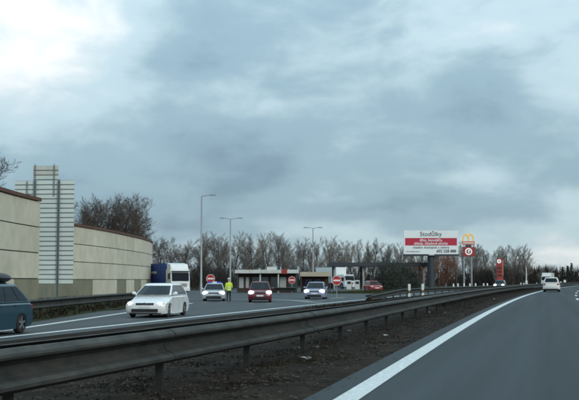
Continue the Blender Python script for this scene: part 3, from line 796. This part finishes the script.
# ------------------------------------------------------------------ lorries
def lorry(label, p, az, boxm, boxL, boxH, cab_h=2.9, spoiler=True, stripe=False):
    t = thing('lorry', label, 'truck', p, az)
    # cab: +Y front at y=0..-2.2
    mb = MB(); side = [(0, .35), (.0, 1.35), (-.14, cab_h - .25), (-.35, cab_h), (-2.2, cab_h), (-2.2, .6), (-1.75, .6), (-1.6, 1.05), (-1.1, 1.15), (-.65, 1.05), (-.5, .35)]
    fr = [-1, -.95, -.8, 0, .8, .95, 1]; n = len(side)
    for f in fr:
        for (y, z) in side: mb.v.append((1.22 * f, y - .12 * abs(f) ** 5 * (1 if y > -.4 else 0), z))
    for i in range(len(fr) - 1):
        for j in range(n): a = i * n + j; b = i * n + (j + 1) % n; mb.f.append((a, a + n, b + n, b))
    mb.f.append(tuple(range(n))[::-1]); mb.f.append(tuple(range((len(fr) - 1) * n, len(fr) * n)))
    mb.build('cab', M['p_white'], t, True)
    def fq(z): return -.14 * (z - 1.35) / (cab_h - 1.6) if z > 1.35 else 0
    mb = MB()
    for z in (1.50, cab_h - .42):
        for f in (-.90, -.6, 0, .6, .90): mb.v.append((1.22 * f, fq(z) - .12 * abs(f) ** 5 + .012, z))
    for j in range(4): mb.f.append((j, j + 1, j + 6, j + 5))
    mb.build('windscreen', M['glass'], t)
    mb = MB(); mb.box((0, -.03, cab_h - .22), (2.3, .5, .09)); mb.build('sun_visor', M['black_pl'], t)
    mb = MB(); mb.box((0, .01, 1.02), (1.6, .06, .42)); gr = mb.build('grille', M['black_pl'], t)
    for k in range(3):
        mb = MB(); mb.box((0, .045, .88 + .14 * k), (1.56, .02, .05)); mb.build('grille_slat', M['p_white'], gr)
    mb = MB(); mb.box((0, .03, .48), (2.42, .2, .34), ch=.08); mb.build('bumper', M['p_white'], t)
    for sg in (-1, 1):
        mb = MB(); mb.box((sg * .95, .125, .52), (.40, .05, .18)); mb.build('headlight', M['lampglass'], t)
        mb = MB(); mb.box((sg * 1.42, -.06, cab_h - .75), (.10, .22, .62), ch=.03); mb.box((sg * 1.30, -.06, cab_h - .48), (.2, .05, .05)); mb.build('mirror', M['black_pl'], t)
        mb = MB(); mb.box((sg * 1.225, -.95, cab_h - .85), (.02, .9, .7)); mb.build('side_window', M['glass'], t)
    if spoiler:
        mb = MB(); prof_ = [(-.35, cab_h + .005), (-.75, cab_h + .62), (-2.1, cab_h + .80), (-2.1, cab_h + .005)]
        for f in (-1, 1):
            for y, z in prof_: mb.v.append((1.12 * f, y, z))
        mb.f += [(0, 1, 2, 3), (7, 6, 5, 4)] + [(j, 4 + j, 4 + (j + 1) % 4, (j + 1) % 4) for j in range(4)]
        mb.build('roof_spoiler', M['p_white'], t)
    bz0 = 1.05
    mb = MB(); mb.box((0, -2.55 - boxL / 2, (bz0 + boxH) / 2), (2.50, boxL, boxH - bz0)); bx = mb.build('cargo_box', M[boxm], t)
    for k in range(int(boxL // .8)):
        for sg in (-1, 1):
            mb = MB(); mb.box((sg * 1.255, -2.9 - .8 * k, (bz0 + boxH) / 2), (.02, .05, boxH - bz0 - .1)); mb.build('strap', M['p_blue'] if boxm == 'p_blue' else M['white_post'], bx)
    if stripe:
        for sg in (-1, 1):
            mb = MB(); mb.box((sg * 1.268, -2.55 - boxL * .62, boxH - 1.15), (.012, boxL * .5, .30)); mb.build('pale_stripe', M['white_post'], bx)
    mb = MB(); mb.box((0, -2.4 - boxL / 2, .92), (1.0, boxL + 3.4, .22)); mb.build('chassis', M['black_pl'], t)
    if 'lw' not in WHEELS: WHEELS['lw'] = wheel_meshes(.50, .32)
    for yy in (-1.1, -3.4, -2.4 - boxL * .72, -2.4 - boxL * .86):
        for sg in (-1, 1):
            w = thing_part('wheel', t, (sg * 1.02, yy, .50)); link('tyre', WHEELS['lw'][0], w); link('rim', WHEELS['lw'][1], w)
    return t
lorry('white-cab lorry with blue tarpaulin trailer parked beyond the noise wall', at(181, 130), PI - R(24), 'p_blue', 9.5, 3.75, 2.95, True, True)
lorry('white box lorry parked under the long dark canopy', at(350, 196), PI - R(38), 'p_white', 6.0, 4.0, 2.6, False)
lorry('small far white lorry approaching, just above left of the white SUV', road_col(545, 17.2, GZ)[1], PI + heading(318), 'p_white', 6.5, 3.5, 2.7, False)

# ------------------------------------------------------------------ petrol station
KD = 140
t = thing('kiosk', 'low brown kiosk with a wide white flat roof and red fascia sign', 'kiosk', at(268, KD))
k0, k1 = -4.35, 4.1
mb = MB(); mb.box((-.1, 2.8, 1.22), (7.9, 4.6, 2.5)); mb.build('wall', M['brickwall'], t)
mb = MB(); mb.box(((k0 + k1) / 2, 2.0, 2.76), (k1 - k0, 6.6, .46)); rf = mb.build('roof', M['roofwhite'], t)
mb = MB(); mb.box(((k0 + k1) / 2, 2.0, 2.495), (k1 - k0 - .3, 6.3, .06)); mb.build('soffit', M['dark_steel'], rf)
mb = MB(); mb.box((2.2, -1.36, 2.76), (.72, .12, .60)); mb.build('fascia_sign', M['litred'], t)
mb = MB(); mb.box((.4, 2.5, 3.2), (1.2, 1.0, .42)); mb.build('roof_unit', M['roofwhite'], rf)
for x, w, lit in ((-3.55, .62, 1), (-2.75, .42, 1), (-1.6, 1.0, 0), (-.45, .9, 0), (.85, .9, 0), (2.0, .85, 1), (3.2, .9, 0)):
    mb = MB(); mb.box((x, .47, 1.30), (w, .06, 1.45)); wd = mb.build('window', M['shoplit'] if lit else M['shopglass'], t)
    mb = MB()
    for sg in (-1, 1): mb.box((x + sg * (w / 2 + .03), .455, 1.30), (.06, .09, 1.57))
    mb.box((x, .455, 2.055), (w, .09, .06)); mb.box((x, .455, .545), (w, .09, .06)); mb.build('frame', M['dark_steel'], wd)
for x in (-4.0, -1.0, 1.4, 3.8):
    mb = MB(); mb.box((x, -.9, 1.2), (.16, .16, 2.54)); mb.build('column', M['roofwhite'] if x > -2 and x < 2 else M['dark_steel'], t)
t = thing('beige_canopy', 'low beige flat canopy right of the kiosk, behind the blue-grey car', 'canopy', at(315.5, 146))
mb = MB(); mb.box((0, 2.2, 2.45), (4.3, 5.0, .62)); mb.build('roof', M['roofbeige'], t)
mb = MB(); mb.box((0, 3.4, 1.05), (3.9, .2, 2.2)); bw = mb.build('back_wall', M['brickwall'], t)
for x in (-.9, .35):
    mb = MB(); mb.box((x, 3.27, 1.3), (1.0, .05, .9)); mb.build('window', mat('blue_window', (.02, .03, .09), .15), bw)
for x in (-2.0, 2.0):
    mb = MB(); mb.box((x, 0, 1.05), (.14, .14, 2.24)); mb.build('column', M['dark_steel'], t)
CD = 176
t = thing('pump_canopy', 'long dark flat forecourt canopy stretching from beige canopy to billboard', 'canopy', at(380, CD))
w = 98 / F * CD
mb = MB(); mb.box((0, 4, zat(264.4, CD) - GZ), (w, 8, .62)); rf = mb.build('roof', M['dark_steel'], t)
mb = MB(); mb.box((0, -.03, zat(266.0, CD) - GZ - .10), (w - .2, .06, .08)); mb.build('fascia_edge', M['postm'], rf)
for x in (-w / 2 + .6, -w / 6, w / 6, w / 2 - .8):
    for y in (1.0, 7.0):
        mb = MB(); mb.box((x, y, (zat(264.4, CD) - GZ) / 2 - .2), (.3, .3, zat(264.4, CD) - GZ - .24)); mb.build('column', M['pole'] if y < 2 else M['dark_steel'], t)
for i, x in enumerate((348.8, 357, 392)):
    t = thing('fuel_pump', f'pale fuel pump, {ordn[i]} from the left under the dark canopy', 'fuel pump', at(x, 168), 0, 'fuel pumps under the dark canopy')
    mb = MB(); mb.box((0, 0, .85), (.75, .5, 1.5), ch=.05); mb.build('housing', M['white_post'], t)
    mb = MB(); mb.box((0, -.26, 1.2), (.55, .03, .4)); mb.build('display', M['black_pl'], t)
    mb = MB(); mb.box((0, 0, .05), (1.3, .9, .22)); mb.build('plinth', M['conc_b'], t)
    mb = MB(); mb.tube([(.38, -.1, 1.3), (.5, -.2, .9), (.46, -.2, .5), (.38, -.1, .7)], .03, 6); mb.build('hose', M['black_pl'], t)

# ------------------------------------------------------------------ billboard
def text_mesh(body, size, material, ext=.01, bold=False):
    cu = bpy.data.curves.new('print', 'FONT'); cu.body = body; cu.size = size; cu.extrude = ext
    if bold: cu.offset = size * .018
    cu.align_x = 'LEFT'; cu.resolution_u = 3
    o = bpy.data.objects.new('tmp', cu); col.objects.link(o)
    dg = bpy.context.evaluated_depsgraph_get(); me = bpy.data.meshes.new_from_object(o.evaluated_get(dg))
    bpy.data.objects.remove(o); me.materials.clear(); me.materials.append(material)
    xs = [v.co.x for v in me.vertices]
    return me, min(xs), max(xs)
BD = 174
bbx, bby = BD / F, 0
t = thing('billboard', 'large white billboard with crimson band on a dark single pole', 'billboard', at(431, BD))
W_ = 54.5 * bbx; zt, zb = zat(230.6, BD) - GZ, zat(254.2, BD) - GZ; Hb = zt - zb
mb = MB(); mb.box((0, .25, (zt + zb) / 2), (W_, .5, Hb)); bd = mb.build('board', M['bb_white'], t)
mb = MB(); mb.box((0, -.012, zt - Hb * .475), (W_ * .95, .02, Hb * .315)); band = mb.build('crimson_band', M['bb_red'], t)
def put(txt, wfrac, cx, cyf, m, bold=False, y=-.03, name='lettering'):
    me, x0, x1 = text_mesh(txt, 1.0, m, .008, bold)
    k = wfrac * W_ / (x1 - x0)
    o = link(name, me, t); o.rotation_euler = (R(90), 0, 0); o.scale = (k, k, 1)
    o.location = (cx * W_ - wfrac * W_ / 2 - x0 * k, y, zt - cyf * Hb)
put('Stodůlky', .40, .0, .235, M['bb_text'])
put('dílny, kanceláře,', .42, 0, .455, M['signwhite'], True)
put('sklady, skladové plochy', .62, 0, .595, M['signwhite'], True)
put('snadno dostupné z centra', .66, 0, .76, M['bb_text'])
put('www.sklady-praha.cz', .26, -.33, .91, M['bb_text'])
put('602 228 888', .36, .28, .925, M['bb_text'], True)
mb = MB(); mb.box((0, .05, zb - .16), (W_ * 1.01, 1.1, .30)); mb.build('walkway', M['dark_steel'], t)
mb = MB(); mb.box((0, -.42, zb - .10), (W_ * .1, .3, .16)); mb.build('floodlight', M['white_post'], t)
mb = MB(); mb.tube([(0, .35, -.3), (0, .35, zb - .1)], .58, 20); mb.build('pole', M['dark_steel'], t, True)

# ------------------------------------------------------------------ restaurant pylon and fuel totem
PD = 246; pp = PD / F
t = thing('arches_pylon', 'tall pylon topped by golden arches above a red square sign', 'pylon sign', at(468.3, PD))
zA, zB = zat(234.3, PD) - GZ, zat(241.3, PD) - GZ
mb = MB()
for sg in (-1, 1):
    c = sg * 2.6 * pp; hw = 2.6 * pp
    path = [(c + hw * math.cos(a), 0, zB + (zA - zB) * math.sin(a) ** .8) for a in [math.pi * i / 16 for i in range(17)]]
    mb.tube(path, .17, 8)
mb.build('golden_arches', M['gold'], t, True)
def pbox(x0, x1, y0, y1, m, nm, dep=.5, yo=0):
    mb = MB(); a, b = (x0 - 468.3) * pp, (x1 - 468.3) * pp; za, zb_ = zat(y0, PD) - GZ, zat(y1, PD) - GZ
    mb.box(((a + b) / 2, yo, (za + zb_) / 2), (b - a, dep, za - zb_)); return mb.build(nm, M[m], t)
pbox(462.2, 474.6, 241.4, 244.8, 'litpink', 'name_panel')
pbox(462.8, 473.8, 242.6, 243.6, 'signwhite', 'name_stripe', .04, -.28)
pbox(465.5, 471.2, 244.9, 247.0, 'dark_steel', 'neck')
sq = pbox(462.6, 474.6, 247.1, 256.4, 'litred', 'square_sign')
zc = zat(251.6, PD) - GZ
mb = MB(); mb.disc_cyl((0, -.27, zc), (0, 1, 0), 3.5 * pp, .04, 28); mb.build('white_disc', M['litwhite'], sq)
mb = MB(); mb.disc_cyl((0, -.30, zc), (0, 1, 0), 2.3 * pp, .04, 28); mb.build('red_disc', M['litred'], sq)
mb = MB(); mb.box((0, -.33, zc), (.25, .04, .7)); mb.box((.12, -.33, zc + .22), (.4, .04, .2)); mb.build('white_glyph', M['litwhite'], sq)
for x in (463.6, 471.2):
    mb = MB(); xx = (x - 468.3) * pp; top = zat(256.4, PD) - GZ; mb.tube([(xx, .1, -.2), (xx, .1, top)], .20, 10); mb.build('pole', M['pole'], t, True)
TD = 288; tp = TD / F
t = thing('fuel_totem', 'slim red totem with a white disc at its top, above the navy car', 'totem sign', at(499.3, TD))
zt_t = zat(258.6, TD) - GZ
mb = MB(); mb.box((0, 0, zt_t / 2 - .1), (6.6 * tp, .5, zt_t + .2), ch=.06); mb.build('red_panel', M['litred'], t)
mb = MB(); mb.box((2.9 * tp, 0, zt_t / 2 + 1.2), (.9 * tp, .54, zt_t * .55)); mb.build('edge_strip', M['litpink'], t)
mb = MB(); mb.disc_cyl((-.8 * tp, -.29, zt_t - .75), (0, 1, 0), 2.1 * tp, .06, 24); dd = mb.build('white_disc', M['litwhite'], t)
mb = MB(); mb.box((-.8 * tp, -.34, zt_t - .75), (.2, .05, .5)); mb.box((-.55 * tp, -.34, zt_t - .6), (.3, .05, .14)); mb.build('red_glyph', M['litred'], dd)
for k in range(3):
    mb = MB(); mb.box((-.1, -.262, zt_t - 2.6 - 1.0 * k), (4.6 * tp, .03, .55)); mb.build('price_field', M['brickwall'], t)

# ------------------------------------------------------------------ trees
def tree_segs(seed, h, spread, levels, upright, n1, rmin, trunk_r, low=.14):
    rnd = random.Random(seed); trunk, crown = [], []
    def rand_perp(d):
        while True:
            q = Vector((rnd.uniform(-1, 1), rnd.uniform(-1, 1), rnd.uniform(-1, 1)))
            q = q - d * q.dot(d)
            if q.length > .15: return q.normalized()
    def grow(p, d, L, r, lev):
        nseg = 5 if lev == 0 else (4 if lev == 1 else (3 if lev == 2 else 2))
        pts = [p.copy()]; q = p.copy(); dd = d.copy()
        for i in range(nseg):
            dd = (dd + rand_perp(dd) * rnd.uniform(.04, .16 if lev < 2 else .26) + Vector((0, 0, upright * (.10 if lev else .03)))).normalized()
            q = q + dd * L / nseg; pts.append(q.copy())
        rr = [max(rmin, r * (1 - .72 * i / nseg)) for i in range(nseg + 1)]
        (trunk if lev == 0 else crown).append((pts, rr, lev))
        if lev >= levels: return
        nc = {0: n1, 1: 8, 2: 6, 3: 3}.get(lev, 3)
        for k in range(nc):
            t0 = low if lev == 0 else .18
            tt = t0 + (1 - t0) * (k + rnd.random() * .9) / nc; tt = min(.98, tt)
            i = min(nseg - 1, int(tt * nseg)); fq_ = tt * nseg - i
            pp_ = pts[i].lerp(pts[i + 1], fq_); dl = (pts[i + 1] - pts[i]).normalized()
            ang = rnd.uniform(.45, .95) * spread
            nd = (dl * math.cos(ang) + rand_perp(dl) * math.sin(ang)).normalized()
            nL = L * ((.50 - .22 * (tt - t0)) if lev == 0 else rnd.uniform(.38, .60) * (1.15 - .4 * tt))
            grow(pp_, nd, nL, max(rmin, rr[i] * (.50 if lev == 0 else .6)), lev + 1)
    grow(Vector((0, 0, -.3)), Vector((rnd.uniform(-.06, .06), rnd.uniform(-.06, .06), 1)).normalized(), h * .93, trunk_r, 0)
    return trunk, crown
def seg_mesh(name, segs, m):
    mb = MB()
    for pts, rr, lev in segs: mb.tube(pts, rr, 7 if lev == 0 else (4 if lev == 1 else 3), False)
    return mb.mesh(name, m, lev == 0 if segs else False)
def variants(seeds, h, spread, levels, upright, n1, rmin, tr, mb_, mt_):
    o = []
    for sd_ in seeds:
        tr_, cr_ = tree_segs(sd_, h, spread, levels, upright, n1, rmin, tr)
        k_ = h / max(p.z for pts, rr, lev in tr_ + cr_ for p in pts)
        for pts, rr, lev in tr_ + cr_:
            for p in pts: p *= k_
        o.append((seg_mesh('trunk', tr_, M[mb_]), seg_mesh('crown', cr_, M[mt_])))
    return o
VG = variants([1, 2, 3, 4, 5, 6], 11.5, .72, 4, .95, 13, .012, .25, 'bark', 'twig')
VD = variants([21, 22, 23, 24], 8.5, .95, 4, .6, 12, .008, .14, 'bark_d', 'twig_d')
def tree(label, p, var, sc, rot, group, scz=1.0, name='bare_tree', cat='tree'):
    t = thing(name, label, cat, p, rot, group)
    t.scale = (sc, sc, sc * scz)
    link('trunk', var[0], t); link('crown', var[1], t)
    return t
rt = random.Random(5)
def row(x0, x1, step, ytop, d, V, h0, adj, place, group, name='bare_tree', jit=3.0, dj=14):
    n = int((x1 - x0) / step)
    for i in range(n):
        x = x0 + step * (i + .5) + rt.uniform(-jit, jit); dd = d + rt.uniform(-dj, dj)
        yt = (ytop(x) if callable(ytop) else ytop) + rt.uniform(-4, 4)
        yt += rt.choice((0, 0, 0, 5, -2)) ; sc = (zat(yt, dd) - GZ) / h0
        tree(f'{ordn[i]} from the left of the {adj} bare trees {place}', at(x, dd, GZ - .1), V[rt.randrange(len(V))], sc, rt.uniform(0, 6.28), group, name=name)
row(152, 202, 7, 238, 190, VD, 8.5, 'dark brown', 'behind the white-cab lorry', 'dark trees behind the lorry', jit=2)
row(200, 240, 6.6, 234, 225, VG, 11.5, 'grey', 'between the two left street lamps', 'row of bare trees behind the station')
row(238, 302, 7, 235, 235, VG, 11.5, 'grey', 'above the white kiosk roof', 'row of bare trees behind the station')
row(300, 334, 6.8, 236, 240, VG, 11.5, 'grey', 'above the beige canopy', 'row of bare trees behind the station')
row(332, 406, 7.4, 239, 250, VG, 11.5, 'grey', 'above the long dark canopy', 'row of bare trees behind the station')
row(405, 460, 6.5, 245, 268, VG, 11.5, 'grey', 'behind the billboard', 'row of bare trees behind the station')
row(460, 500, 6, 244, 315, VG, 11.5, 'grey', 'between arches pylon and red totem', 'row of bare trees behind the station')
row(500, 532, 6, 246, 335, VG, 11.5, 'grey', 'between red totem and camera mast', 'row of bare trees behind the station')
row(536, 556, 9, 259, 400, VG, 11.5, 'small far grey', 'above the white SUV', 'far trees at the road curve', jit=1.5)
row(76, 148, 5.6, lambda x: 194 + max(0, x - 118) * .85, 150, VD, 8.5, 'dark brown', 'rising over the curved noise wall', 'dark trees over the noise wall', jit=2, dj=8)
tree('dark bare tree top at the left edge above the tall noise wall', at(-22, 82, GZ), VD[1], (zat(152, 82) - GZ) / 8.5, 1.0, 'dark trees over the noise wall')
for i, (x, y) in enumerate(((562, 267), (567, 266), (571, 263))):
    d = 430; h = zat(y, d) - GZ
    t = thing('conifer', f'small dark conifer, {ordn[i]} of three on the far right skyline', 'tree', at(x, d, GZ), 0, 'conifers on the skyline')
    mb = MB(); mb.tube([(0, 0, -.2), (0, 0, h * .95)], [.16, .03], 6); mb.build('trunk', M['bark_d'], t)
    mb = MB(); rnd = random.Random(i)
    for k in range(420):
        q = rnd.random() ** .8; a = rnd.uniform(0, 6.28); r_ = (1 - q) * h * .17 * rnd.uniform(.4, 1.1) + .08
        z = .8 + q * (h - .8); c = Vector((r_ * math.cos(a), r_ * math.sin(a), z)); kk = len(mb.v)
        for _ in range(3): mb.v.append(tuple(c + Vector((rnd.uniform(-.4, .4), rnd.uniform(-.4, .4), rnd.uniform(-.35, .25)))))
        mb.f.append((kk, kk + 1, kk + 2))
    mb.build('crown', M['hedge'], t)
# rust coloured tree behind the billboard pole, dark hedge shrubs
def leafy(name, label, p, w, h, n, leaf, m, cat, group=None, seed=1, trunk=True, z0=.3, var=None, sc=1):
    t = thing(name, label, cat, p, 0, group); rnd = random.Random(seed)
    clumps = []
    for _ in range(14):
        a = rnd.uniform(0, 6.28); r_ = w / 2 * rnd.random() ** .5 * .8; z = z0 + (h - z0) * rnd.random()
        r_ *= 1.15 - .55 * (z - z0) / (h - z0)
        clumps.append((Vector((r_ * math.cos(a), r_ * math.sin(a), z)), w * rnd.uniform(.12, .24)))
    mb = MB()
    for _ in range(n):
        c, r_ = clumps[rnd.randrange(len(clumps))]
        q = c + Vector((rnd.gauss(0, r_), rnd.gauss(0, r_), rnd.gauss(0, r_ * .8)))
        if q.z < .05: q.z = abs(q.z) + .05
        u = Vector((rnd.uniform(-1, 1), rnd.uniform(-1, 1), rnd.uniform(-1, 1))).normalized() * leaf; v_ = u.orthogonal().normalized() * leaf * .6
        k = len(mb.v); mb.v += [tuple(q - u), tuple(q + v_), tuple(q + u), tuple(q - v_)]; mb.f.append((k, k + 1, k + 2, k + 3))
    mb.build('foliage' if not trunk else 'crown', m, t)
    if trunk:
        tr_, cr_ = tree_segs(seed + 50, h * .95, .7, 2, .8, 9, .02, .14); seg = seg_mesh('trunk', tr_ + cr_, M['bark_d']); link('trunk', seg, t)
    else:
        mb = MB()
        for _ in range(5):
            a = rnd.uniform(0, 6.28); mb.tube([(0, 0, -.1), (w * .3 * math.cos(a), w * .3 * math.sin(a), h * .7)], [.05, .015], 5)
        mb.build('stem', M['bark_d'], t)
    return t
leafy('rust_tree', 'rust-orange leaved tree just right of the billboard pole', at(446.5, 205), 4.8, zat(257, 205) - GZ, 2600, .12, M['rust_leaf'], 'tree', seed=3, z0=1.6)
leafy('rust_tree', 'smaller rust-red leaved tree left of the billboard pole under the board', at(419, 205), 3.6, zat(266, 205) - GZ, 1500, .11, M['rust_leaf'], 'tree', seed=4, z0=1.0)
for i, (x, d, w, yt) in enumerate([(384, 158, 3.4, 267), (393, 160, 3.2, 265.5), (401, 163, 3.2, 267), (409, 166, 3.0, 269)]):
    leafy('hedge_shrub', f'dark evergreen shrub, {ordn[i]} from the left between red car and billboard pole', at(x, d), w, zat(yt, d) - GZ, 5200, .10, M['hedge'], 'shrub', 'dark shrubs by the canopy', seed=30 + i, trunk=False)
for i, (x, d, w, yt) in enumerate([(158, 168, 4, 268), (168, 172, 4, 270), (197, 170, 4.5, 268), (206, 172, 4, 270), (216, 176, 4, 271), (226, 180, 4, 272)]):
    leafy('thicket_bush', f'dark brown bush, {ordn[i]} from the left behind lorry and police car', at(x, d), w, zat(yt, d) - GZ, 3800, .09, M['thicket'], 'shrub', 'dark bushes behind the lorry', seed=60 + i, trunk=False)
# the far wood: one dark mass of stems behind the row of trees
wood = MB(); rw = random.Random(9)
wp = [(-120, 190), (-60, 250), (0, 285), (60, 305), (75, 345), (85, 400), (115, 470), (190, 520), (320, 560), (500, 560)]
wsm = smooth_path(wp, 8)
for i in range(len(wsm) - 1):
    a, b = wsm[i], wsm[i + 1]; d = b - a; nrm = Vector((-d.y, d.x)).normalized()
    dist = a.length; hb = 5.0 if dist < 340 else 5.0 + 3.4 * min(1, (dist - 340) / 120)
    for k in range(int(d.length * 42)):
        p = a.lerp(b, rw.random()) + nrm * rw.uniform(0, 14)
        h = hb * rw.uniform(.35, 1.0) * (.85 + .25 * math.sin(p.x * .23) * math.sin(p.x * .071 + p.y * .05)); ww = rw.uniform(.05, .22) * (1.2 if dist > 350 else 1)
        z = -.3 + (0 if rw.random() < .5 else rw.uniform(0, hb * .6)); an = rw.uniform(0, 6.28); kk = len(wood.v)
        lx, ly = rw.gauss(0, .5), rw.gauss(0, .5)
        wood.v += [(p.x - math.cos(an) * ww, p.y - math.sin(an) * ww, z), (p.x + math.cos(an) * ww, p.y + math.sin(an) * ww, z), (p.x + lx, p.y + ly, min(z + h, hb * rw.uniform(.85, 1.12)))]
        wood.f.append((kk, kk + 1, kk + 2))
tag(wood.build('far_wood', M['thicket']), 'dark band of far leafless wood along the horizon', 'wood', kind='stuff')

# ------------------------------------------------------------------ policeman
t = thing('person', 'standing person in yellow hi-vis jacket, dark trousers and white cap beside the police car', 'person', gp(228.8, 301.6), R(-35))
V = []; Ed = []; Rd = []
def jv(p, r, par=None):
    V.append(p); Rd.append(r)
    if par is not None: Ed.append((par, len(V) - 1))
    return len(V) - 1
pel = jv((0, 0, .95), (.155, .115)); wst = jv((0, .0, 1.10), (.145, .105), pel); che = jv((0, .01, 1.32), (.17, .115), wst); nb = jv((0, 0, 1.47), (.07, .065), che)
hd0 = jv((0, .01, 1.56), (.07, .08), nb); hd1 = jv((0, .02, 1.66), (.078, .098), hd0); hd2 = jv((0, .015, 1.74), (.06, .075), hd1)
jv((0, .118, 1.645), (.014, .014), hd1)
for sg in (-1, 1):
    hip = jv((sg * .10, 0, .90), (.095, .10), pel); kn = jv((sg * .12, .02, .49), (.062, .068), hip); an = jv((sg * .13, -.01, .09), (.042, .048), kn); jv((sg * .15, .15, .045), (.045, .035), an)
    sh = jv((sg * .20, 0, 1.41), (.068, .068), che)
    if sg > 0: el = jv((.27, -.02, 1.13), (.048, .048), sh); wr_ = jv((.24, .16, .98), (.033, .033), el); pa = jv((.23, .23, .96), (.032, .02), wr_); fd = Vector((0, 1, -.15)); 
    else: el = jv((-.29, -.02, 1.13), (.048, .048), sh); wr_ = jv((-.29, .05, .88), (.033, .033), el); pa = jv((-.29, .07, .81), (.02, .034), wr_); fd = Vector((0, .25, -1))
    for k, ln in enumerate((.06, .07, .075, .065)):
        o_ = Vector((.022 * (k - 1.5), 0, 0)) if sg > 0 else Vector((0, .022 * (k - 1.5), 0))
        b0 = Vector(V[pa]) + o_ + fd * .03; m0 = jv(tuple(b0 + fd * ln * .6), (.009, .009), pa); jv(tuple(b0 + fd * ln * 1.1 + Vector((0, .01, -.015))), (.008, .008), m0)
    jv(tuple(Vector(V[pa]) + (Vector((-.05, .02, 0)) if sg > 0 else Vector((0, .05, -.02)))), (.010, .010), pa)
me = bpy.data.meshes.new('body'); me.from_pydata(V, Ed, []); me.update()
body = link('body', me, t)
sm = body.modifiers.new('skin', 'SKIN'); sm.use_smooth_shade = True
for i, r_ in enumerate(Rd):
    sv = me.skin_vertices[0].data[i]; sv.radius = r_; sv.use_root = (i == 0)
body.modifiers.new('sub', 'SUBSURF').levels = 1; body.modifiers['sub'].render_levels = 2
bmat = bpy.data.materials.new('uniform_and_skin'); bmat.use_nodes = True
n_ = bmat.node_tree.nodes; l_ = bmat.node_tree.links; pb = n_['Principled BSDF']; pb.inputs['Roughness'].default_value = .8
tcx = n_.new('ShaderNodeTexCoord'); sp_ = n_.new('ShaderNodeSeparateXYZ'); l_.new(tcx.outputs['Object'], sp_.inputs[0])
rp_ = n_.new('ShaderNodeValToRGB'); mr_ = n_.new('ShaderNodeMapRange'); l_.new(sp_.outputs[2], mr_.inputs[0]); mr_.inputs[1].default_value = 0; mr_.inputs[2].default_value = 2
l_.new(mr_.outputs[0], rp_.inputs[0]); rp_.color_ramp.interpolation = 'CONSTANT'
rp_.color_ramp.elements[0].color = (.014, .017, .026, 1); rp_.color_ramp.elements[1].position = .74; rp_.color_ramp.elements[1].color = (.42, .25, .18, 1)
l_.new(rp_.outputs[0], pb.inputs['Base Color']); me.materials.append(bmat)
def shell(name, rings, m):
    mb = MB(); n = 16
    for (cx, cy, z, rx, ry) in rings:
        for j in range(n): a = 2 * PI * j / n; mb.v.append((cx + rx * math.cos(a), cy + ry * math.sin(a), z))
    for i in range(len(rings) - 1):
        for j in range(n): a = i * n + j; b = i * n + (j + 1) % n; mb.f.append((a, b, b + n, a + n))
    return mb.build(name, m, t, True)
jk = shell('hi_vis_jacket', [(0, 0, .84, .20, .155), (0, 0, .98, .195, .15), (0, .0, 1.12, .185, .14), (0, .01, 1.30, .21, .15), (0, .005, 1.42, .20, .13), (0, 0, 1.49, .10, .09)], M['hivis'])
for z in (.96, 1.10):
    mb = MB(); n = 20
    for zz_ in (z - .025, z + .025):
        for j in range(n): a = 2 * PI * j / n; mb.v.append((.203 * math.cos(a), .158 * math.sin(a), zz_))
    for j in range(n): mb.f.append((j, (j + 1) % n, n + (j + 1) % n, n + j))
    mb.build('reflective_stripe', M['signwhite'], jk, True)
for sg in (-1, 1):
    mb = MB()
    if sg > 0: mb.tube([(.19, 0, 1.43), (.235, -.01, 1.28), (.27, -.02, 1.13), (.25, .10, 1.03)], [.085, .075, .064, .055], 10)
    else: mb.tube([(-.19, 0, 1.43), (-.25, -.01, 1.28), (-.29, -.02, 1.13), (-.29, .03, .95)], [.085, .075, .064, .055], 10)
    mb.build('sleeve', M['hivis'], t, True)
    mb = MB(); mb.ell((sg * .032, .112, 1.675), (.011, .007, .009), 8, 6); mb.build('eye', M['signwhite'], t, True)
mb = MB(); mb.ell((0, .005, 1.76), (.112, .125, .06), 16, 8); mb.box((0, .13, 1.735), (.16, .09, .014), ch=.03); mb.build('cap', M['cap'], t, True)

# ------------------------------------------------------------------ litter on the median
def litter(label, p, size, seed):
    rnd = random.Random(seed); mb = MB(); n = 5
    for i in range(n):
        for j in range(n):
            mb.v.append(((i / (n - 1) - .5) * size * rnd.uniform(.7, 1.1), (j / (n - 1) - .5) * size * .7 * rnd.uniform(.7, 1.1), size * (.03 + .30 * rnd.random())))
    for i in range(n - 1):
        for j in range(n - 1): a = i * n + j; mb.f.append((a, a + 1, a + n + 1, a + n))
    o = mb.build('litter', M['litter'], None); o.location = p; o.rotation_euler = (0, 0, rnd.uniform(0, 6))
    tag(o, label, 'litter', 'scraps of litter on the median')
    sd2 = o.modifiers.new('thick', 'SOLIDIFY'); sd2.thickness = .004
for i, (x, y, s_, lb) in enumerate([(305, 359, .22, 'largest crumpled white scrap on the dark median'), (385.5, 335, .13, 'small white litter scrap near the edge line, below the rail'),
                                    (349.5, 330.5, .11, 'tiny white litter scrap at the foot of the guard rail'), (301, 347.5, .10, 'faint grey litter scrap just above the largest scrap'),
                                    (317, 346.5, .09, 'faint grey litter scrap above right of the largest scrap'), (429, 312.2, .16, 'pale litter scrap far along the median below the billboard'),
                                    (445, 312.5, .13, 'tiny far litter scrap beside the edge line'), (494, 299, .22, 'farthest white litter scrap near the edge line')]):
    p = gp(x, y, -.03); litter(lb, (p.x, p.y, -.05), s_, 80 + i)
